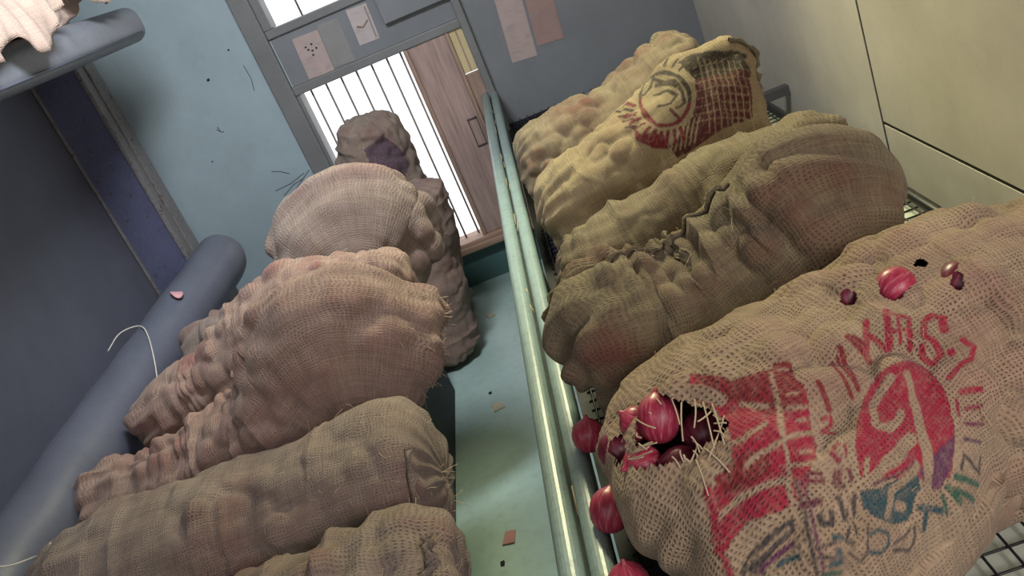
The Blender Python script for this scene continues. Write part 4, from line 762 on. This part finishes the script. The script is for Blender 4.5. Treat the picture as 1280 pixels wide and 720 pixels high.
def holes_from(polys, circ):
    def fn(uv):
        rs = np.random.RandomState(3); v = (uv[:, 1] + circ / 2) % circ; u = uv[:, 0]
        u = u + 0.006 * vnoise(rs, u, v, 120, 120); v = v + 0.006 * vnoise(rs, u, v, 120, 120)
        r = np.zeros(len(u), bool)
        for p in polys:
            a = np.array(p); I = np.where((u > a[:, 0].min()) & (u < a[:, 0].max()) & (v > a[:, 1].min()) & (v < a[:, 1].max()))[0]
            r[I] |= inside(u[I], v[I], p)
        return r
    return fn
INK1 = ink_from(PRINT_R1); INK4 = ink_from(PRINT_R4); INK7 = ink_from(PRINT_S7); HOLE1 = holes_from(HOLES_R1, 1.4484436997910752)
#<<PRINT
sack('R1', 'onion_sack', 'torn sack printed in red and green, large in front on right rack', GR,
     st(1.03, [(0.0, 0.94, 0.925, .20, .135), (0.05, 0.955, 0.97, .25, .185), (0.12, 0.975, 0.99, .255, .203), (0.22, 1.0, 0.997, .228, .208), (0.34, 1.03, 1.015, .195, .195), (0.54, 1.05, 1.03, .17, .170), (0.72, 1.05, 1.03, .15, .15)]), 430, 600, 29, JF, [], 60, ink=INK1, holes=HOLE1, amp=0.019, lump=0.02, fold=0.011)
sack('R2', 'onion_sack', 'olive-lit brown sack with a stitched ridge and raised fat end, right rack', GR,
     st(1.42, [(-0.05, None, 0.96, .15, .165), (0.0, None, 0.985, .165, .185), (0.08, None, 0.98, .165, .182), (0.18, None, 0.985, .17, .19), (0.30, None, 1.02, .18, .22), (0.40, None, 1.045, .185, .25), (0.455, None, 1.02, .175, .225)]), 330, 340, 22, JR, [(96, 0.02, 0.80, dict(w=0.012, wav=0.012))], 80, fold=0.022, gather=0.02, seam=96, amp=0.034, orad=.042, sq=2.1)
sack('R3', 'onion_sack', 'low slim olive-lit sack between the stamped sack and the ridged sack', GR,
     st(1.77, [(-0.07, None, 0.96, .12, .155), (0.02, None, 0.965, .14, .175), (0.13, None, 0.97, .15, .18), (0.24, None, 0.978, .155, .188), (0.46, None, 0.99, .16, .20), (0.58, None, 0.98, .15, .18)]), 240, 260, 23, JR, [], 40, fold=0.018, gather=0.012, amp=0.026, sq=2.1)
sack('R4', 'onion_sack', 'olive-lit sack with a dark red round stamp, back of right rack', GR,
     st(2.27, [(-0.07, None, 0.94, .15, .145), (0.03, None, 0.965, .18, .17), (0.16, None, 0.98, .19, .185), (0.30, None, 1.005, .20, .213), (0.44, None, 1.03, .20, .24), (0.565, None, 1.03, .19, .242)]), 300, 340, 26, JD, [(75, 0.9, 1.0)], 30, ink=INK4, cap=(0.45, 0.3), amp=0.022, gather=0.004)
sack('R5', 'onion_sack', 'dim brown sack behind the stamped one, in the far right corner', GR,
     st(2.74, [(-0.10, None, 0.96, .18, .165), (0.1, None, 0.965, .19, .175), (0.30, None, 0.985, .2, .19), (0.48, None, 1.02, .19, .225), (0.58, None, 1.03, .17, .225)]), 200, 220, 25, JR, [], 10, gather=0.006)
sack('S7', 'onion_sack', 'sack with a dark printed patch, rising highest before the window bars', GL,
     [(-0.84, 4.18, 0.02, .2, .19), (-0.84, 4.18, 0.3, .22, .2), (-0.80, 4.18, 0.7, .2, .19), (-0.75, 4.18, 1.0, .16, .17), (-0.73, 4.18, 1.13, .11, .13)], 220, 220, 17, JD7, [], 25, ink=INK7, cap=(0.3, 0.5), up=(0, 1, 0))
GT = 'pale sacks up on the berth'
sack('T1', 'onion_sack', 'pale pinkish sack on the upper berth, in the top left corner', GT,
     st(2.62, [(-2.0, None, 2.12, .2, .17), (-1.7, None, 2.15, .30, .2), (-1.42, None, 2.16, .31, .2), (-1.32, None, 2.15, .30, .19)]), 220, 280, 31, JP, [], 15, cap=(0.4, 0.3), amp=.026)
sack('T2', 'onion_sack', 'sliver of a second pale sack at the far end of the berth', GT,
     st(3.28, [(-2.0, None, 2.12, .2, .16), (-1.7, None, 2.15, .25, .19), (-1.40, None, 2.14, .28, .18), (-1.33, None, 2.13, .26, .17)]), 180, 200, 32, JP, [], 8, cap=(0.4, 0.3), amp=.026)

def flap(y0, y1, ztop, parent_label, lows):
    """loose sack mouth hanging over the edge of the berth"""
    par = [o for o in bpy.data.objects if o.get('label', '') == parent_label][0]; bx = np.array(par.location)
    ny, nt_ = 90, 14; V = []; UV = []
    for side_ in (0, 1):
        for a in range(ny):
            f = a / (ny - 1); y = y0 + (y1 - y0) * f; low = float(np.interp(f, np.linspace(0, 1, len(lows)), lows))
            for b_ in range(nt_):
                t = b_ / (nt_ - 1); z = ztop + (low - ztop) * t
                x = -1.345 + 0.085 * math.sin(t * 1.7) + 0.012 * t * math.sin(y * 31 + 2 * math.sin(y * 13)) + 0.006 * math.sin(y * 70 + 5 * t) - side_ * 0.003
                V.append((x - bx[0], y - bx[1], z - bx[2])); UV.append((y, z))
    q = ny * nt_; F = []
    for a in range(ny - 1):
        for b_ in range(nt_ - 1):
            k_ = a * nt_ + b_; F.append((k_, k_ + nt_, k_ + nt_ + 1, k_ + 1)); F.append((q + k_, q + k_ + 1, q + k_ + nt_ + 1, q + k_ + nt_))
        e_ = a * nt_ + nt_ - 1; F.append((e_, e_ + nt_, q + e_ + nt_, q + e_))
    o = poly_mesh('loose_flap', V, F, JP, par, True, tuple(bx)); me = o.data; ul = me.uv_layers.new(name='UVMap')
    vi = np.zeros(len(me.loops), int); me.loops.foreach_get('vertex_index', vi); ul.data.foreach_set('uv', np.array(UV)[vi].astype(np.float32).ravel())
flap(2.25, 3.0, 2.16, 'pale pinkish sack on the upper berth, in the top left corner', (1.905, 1.895, 1.91, 1.895, 1.94, 1.95, 1.89, 1.885, 1.92, 1.97, 2.0))
flap(3.2, 3.62, 2.12, 'sliver of a second pale sack at the far end of the berth', (2.03, 1.985, 1.97, 1.98, 1.99, 2.03))

# ------------------------------------------------------------------ red onions in and around the torn sack
def onion_mesh(mat):
    prof = [(0.0, -1.0), (0.16, -0.99), (0.42, -0.93), (0.70, -0.76), (0.90, -0.48), (1.0, -0.1), (0.97, 0.25), (0.84, 0.55), (0.64, 0.77), (0.40, 0.91), (0.22, 1.0), (0.13, 1.1), (0.09, 1.22)]
    n = 28; rs = np.random.RandomState(4); V = []
    for r, z in prof:
        for j in range(n):
            q = r * (1 + 0.02 * math.sin(5 * 2 * PI * j / n)); V.append((q * math.cos(2 * PI * j / n), q * math.sin(2 * PI * j / n) * 0.96, z))
    F = [(i * n + j, i * n + (j + 1) % n, (i + 1) * n + (j + 1) % n, (i + 1) * n + j) for i in range(len(prof) - 1) for j in range(n)] + [tuple((len(prof) - 1) * n + j for j in range(n))]
    me = bpy.data.meshes.new('onion_bulb'); me.from_pydata(V, [], F); me.polygons.foreach_set('use_smooth', [True] * len(F)); me.materials.append(mat); me.update(); return me
OA = onion_mesh(OM); OB = onion_mesh(OM2)
def onion(loc, r, ax, label, me, el=1.0):
    o = bpy.data.objects.new('red_onion', me); COL.objects.link(o)
    o.location = loc; o.rotation_mode = 'QUATERNION'; o.rotation_quaternion = Vector(ax).to_track_quat('Z', 'Y'); o.scale = (r, r, r * el)
    tag(o, label, 'onion', 'red onions showing through the torn sacking'); return o
EYE = Vector((0, 0, H))
def inward(p, k): d = (Vector(p) - EYE).normalized(); return Vector(p) + d * k
onion(inward((0.010, 0.950, 1.163), 0.036), 0.029, (0.25, 0.5, 0.75), 'bright red onion, largest and lightest in the left of the torn hole', OA, 1.15)
onion(inward((-0.018, 0.968, 1.155), 0.040), 0.024, (-0.5, 0.3, 0.6), 'red onion with papery skin at the upper left edge of the torn hole', OA)
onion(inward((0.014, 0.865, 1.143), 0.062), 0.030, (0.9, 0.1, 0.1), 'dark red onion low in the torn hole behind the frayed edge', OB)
onion(inward((-0.029, 0.908, 1.136), 0.045), 0.026, (-0.8, -0.3, 0.3), 'pinkish red onion at the lower left corner of the torn hole', OA)
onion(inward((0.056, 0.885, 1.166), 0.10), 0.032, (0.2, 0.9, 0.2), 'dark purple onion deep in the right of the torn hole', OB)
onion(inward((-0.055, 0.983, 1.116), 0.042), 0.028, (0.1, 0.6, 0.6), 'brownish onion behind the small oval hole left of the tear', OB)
onion(inward((0.342, 0.971, 1.21), 0.022), 0.026, (0.8, 0.3, 0.2), 'pink onion bulging through the upper hole beside the printed letters', OA)
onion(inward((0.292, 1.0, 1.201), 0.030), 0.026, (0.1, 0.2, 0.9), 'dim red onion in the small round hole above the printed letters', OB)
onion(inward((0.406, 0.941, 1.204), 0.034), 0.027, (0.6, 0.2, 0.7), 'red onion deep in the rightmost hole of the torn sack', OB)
onion((-0.106, 1.25, 0.975), 0.029, (0.2, 0.3, 0.9), 'pink onion wedged between teal rail and torn sack, the farthest of three', OA)
onion((-0.104, 1.055, 0.97), 0.031, (0.4, 0.5, 0.7), 'pink onion wedged between teal rail and torn sack, the middle of three', OA, 1.1)
onion((-0.104, 0.90, 0.97), 0.029, (0.1, 0.2, 0.9), 'pink onion wedged between teal rail and torn sack, the nearest of three', OA)
torn = [o for o in bpy.data.objects if o.get('label', '').startswith('torn sack')][0]
L = []
for q in TORN_THREADS:
    a, m_, c = [Vector(v) for v in q]
    lift = [(EYE - v).normalized() * 0.004 for v in (a, m_, c)]
    P = [a + lift[0], m_ + lift[1] * 1.5, c + lift[2]]
    L.append([P[0] * ((1 - t) ** 2) + P[1] * (2 * t * (1 - t)) + P[2] * t * t - torn.location for t in np.linspace(0, 1, 9)])
o = tubes('torn_threads', L, 0.0011, M['fray'], torn, 5, torn.location); o['kind'] = 'stuff'; o['label'] = 'loose strands hanging across the torn hole'

# ------------------------------------------------------------------ threads, straws, scraps
def strand(name, pts, r, mat, label, cat):
    P = crom(np.array(pts, float), np.linspace(0, 1, 40)); base = P[0].copy()
    o = tubes(name, [P - base], r, mat, None, 6, tuple(base)); tag(o, label, cat); return o
strand('white_thread', [(-1.56, 2.63, 1.0), (-1.53, 2.70, 1.02), (-1.47, 2.72, 1.012), (-1.41, 2.62, 1.0), (-1.355, 2.46, 0.955), (-1.33, 2.33, 0.90), (-1.325, 2.25, 0.85)], 0.0022, M['white_thread'], 'white thread looped over the padded roll beside the left sacks', 'thread')
strand('white_thread', [(-1.46, 1.62, 1.006), (-1.38, 1.53, 0.99), (-1.32, 1.55, 0.97), (-1.25, 1.50, 1.0), (-1.22, 1.49, 1.02)], 0.002, M['white_thread'], 'short white thread at the lower left corner by the sack end', 'thread')
strand('dry_straw', [(-0.135, 1.74, 0.962), (-0.128, 1.66, 0.963), (-0.122, 1.585, 0.962)], 0.003, M['straw'], 'dry straw lying along the teal rail', 'straw')
strand('dry_straw', [(-0.075, 1.72, 1.005), (-0.10, 1.67, 0.98), (-0.125, 1.625, 0.962)], 0.0025, M['straw'], 'dry straw leaning from the ridged sack onto the teal rail', 'straw')
def scrap(x, y, sx, sy, rot, mat, label, name='paper_scrap', cat='scrap', h=0.004):
    bm = bmesh.new(); box(bm, -sx, sx, -sy, sy, 0, h)
    for v in bm.verts: v.co.z += 0.004 * random.random() if v.co.z > h / 2 else 0; v.co.x += random.uniform(-.2, .2) * sx
    o = bm_obj(name, bm, mat); o.location = (x, y, 0.001); o.rotation_euler.z = rot; tag(o, label, cat); return o
scrap(-0.555, 4.01, 0.018, 0.022, 0.4, M['scrapw'], 'yellowish crumb of paper on the floor strip, farthest from view')
scrap(-0.563, 3.13, 0.022, 0.028, 0.2, M['scrapw'], 'pale paper scrap halfway along the green floor strip')
scrap(-0.565, 2.31, 0.020, 0.030, -0.2, M['scrapr'], 'small red and white printed scrap on the floor, nearest to view')
scrap(-0.592, 3.26, 0.006, 0.006, 0, M['pencil'], 'black speck on the floor beside the pale paper scrap', 'dirt_speck', 'dirt')
scrap(-0.597, 2.20, 0.007, 0.008, 0, M['pencil'], 'black speck on the floor just before the printed scrap', 'dirt_speck', 'dirt')
pm = painted('pink_onion_peel', (0.68, 0.36, 0.38), 0.4)
bm = bmesh.new(); bmesh.ops.create_uvsphere(bm, u_segments=14, v_segments=8, radius=1.0, matrix=Matrix.Diagonal((0.022, 0.045, 0.008, 1)))
for v in bm.verts: v.co.z += 14 * v.co.x ** 2 - 3 * v.co.y ** 2
q = bm_obj('onion_peel', bm, pm, None, True); q.location = (-1.415, 2.96, 1.0); q.rotation_euler = (0, 0.5, 0.5); tag(q, 'pink curl of onion peel on the padded roll', 'peel')
L = [[(-0.160 + random.uniform(-.004, .004), y, 0.945), (-0.159 + random.uniform(-.008, .008), y + random.uniform(.02, .06), 0.952 + random.uniform(0, .01))] for y in [random.uniform(0.9, 4.2) for _ in range(16)]]
L = [[np.array(a) + (np.array(b_) - np.array(a)) * t for t in (0, .5, 1)] for a, b_ in L]
o = tubes('straw_litter', L, 0.0013, M['straw'], None, 4); tag(o, 'bits of straw caught in the groove of the teal rail', 'litter', kind='stuff')
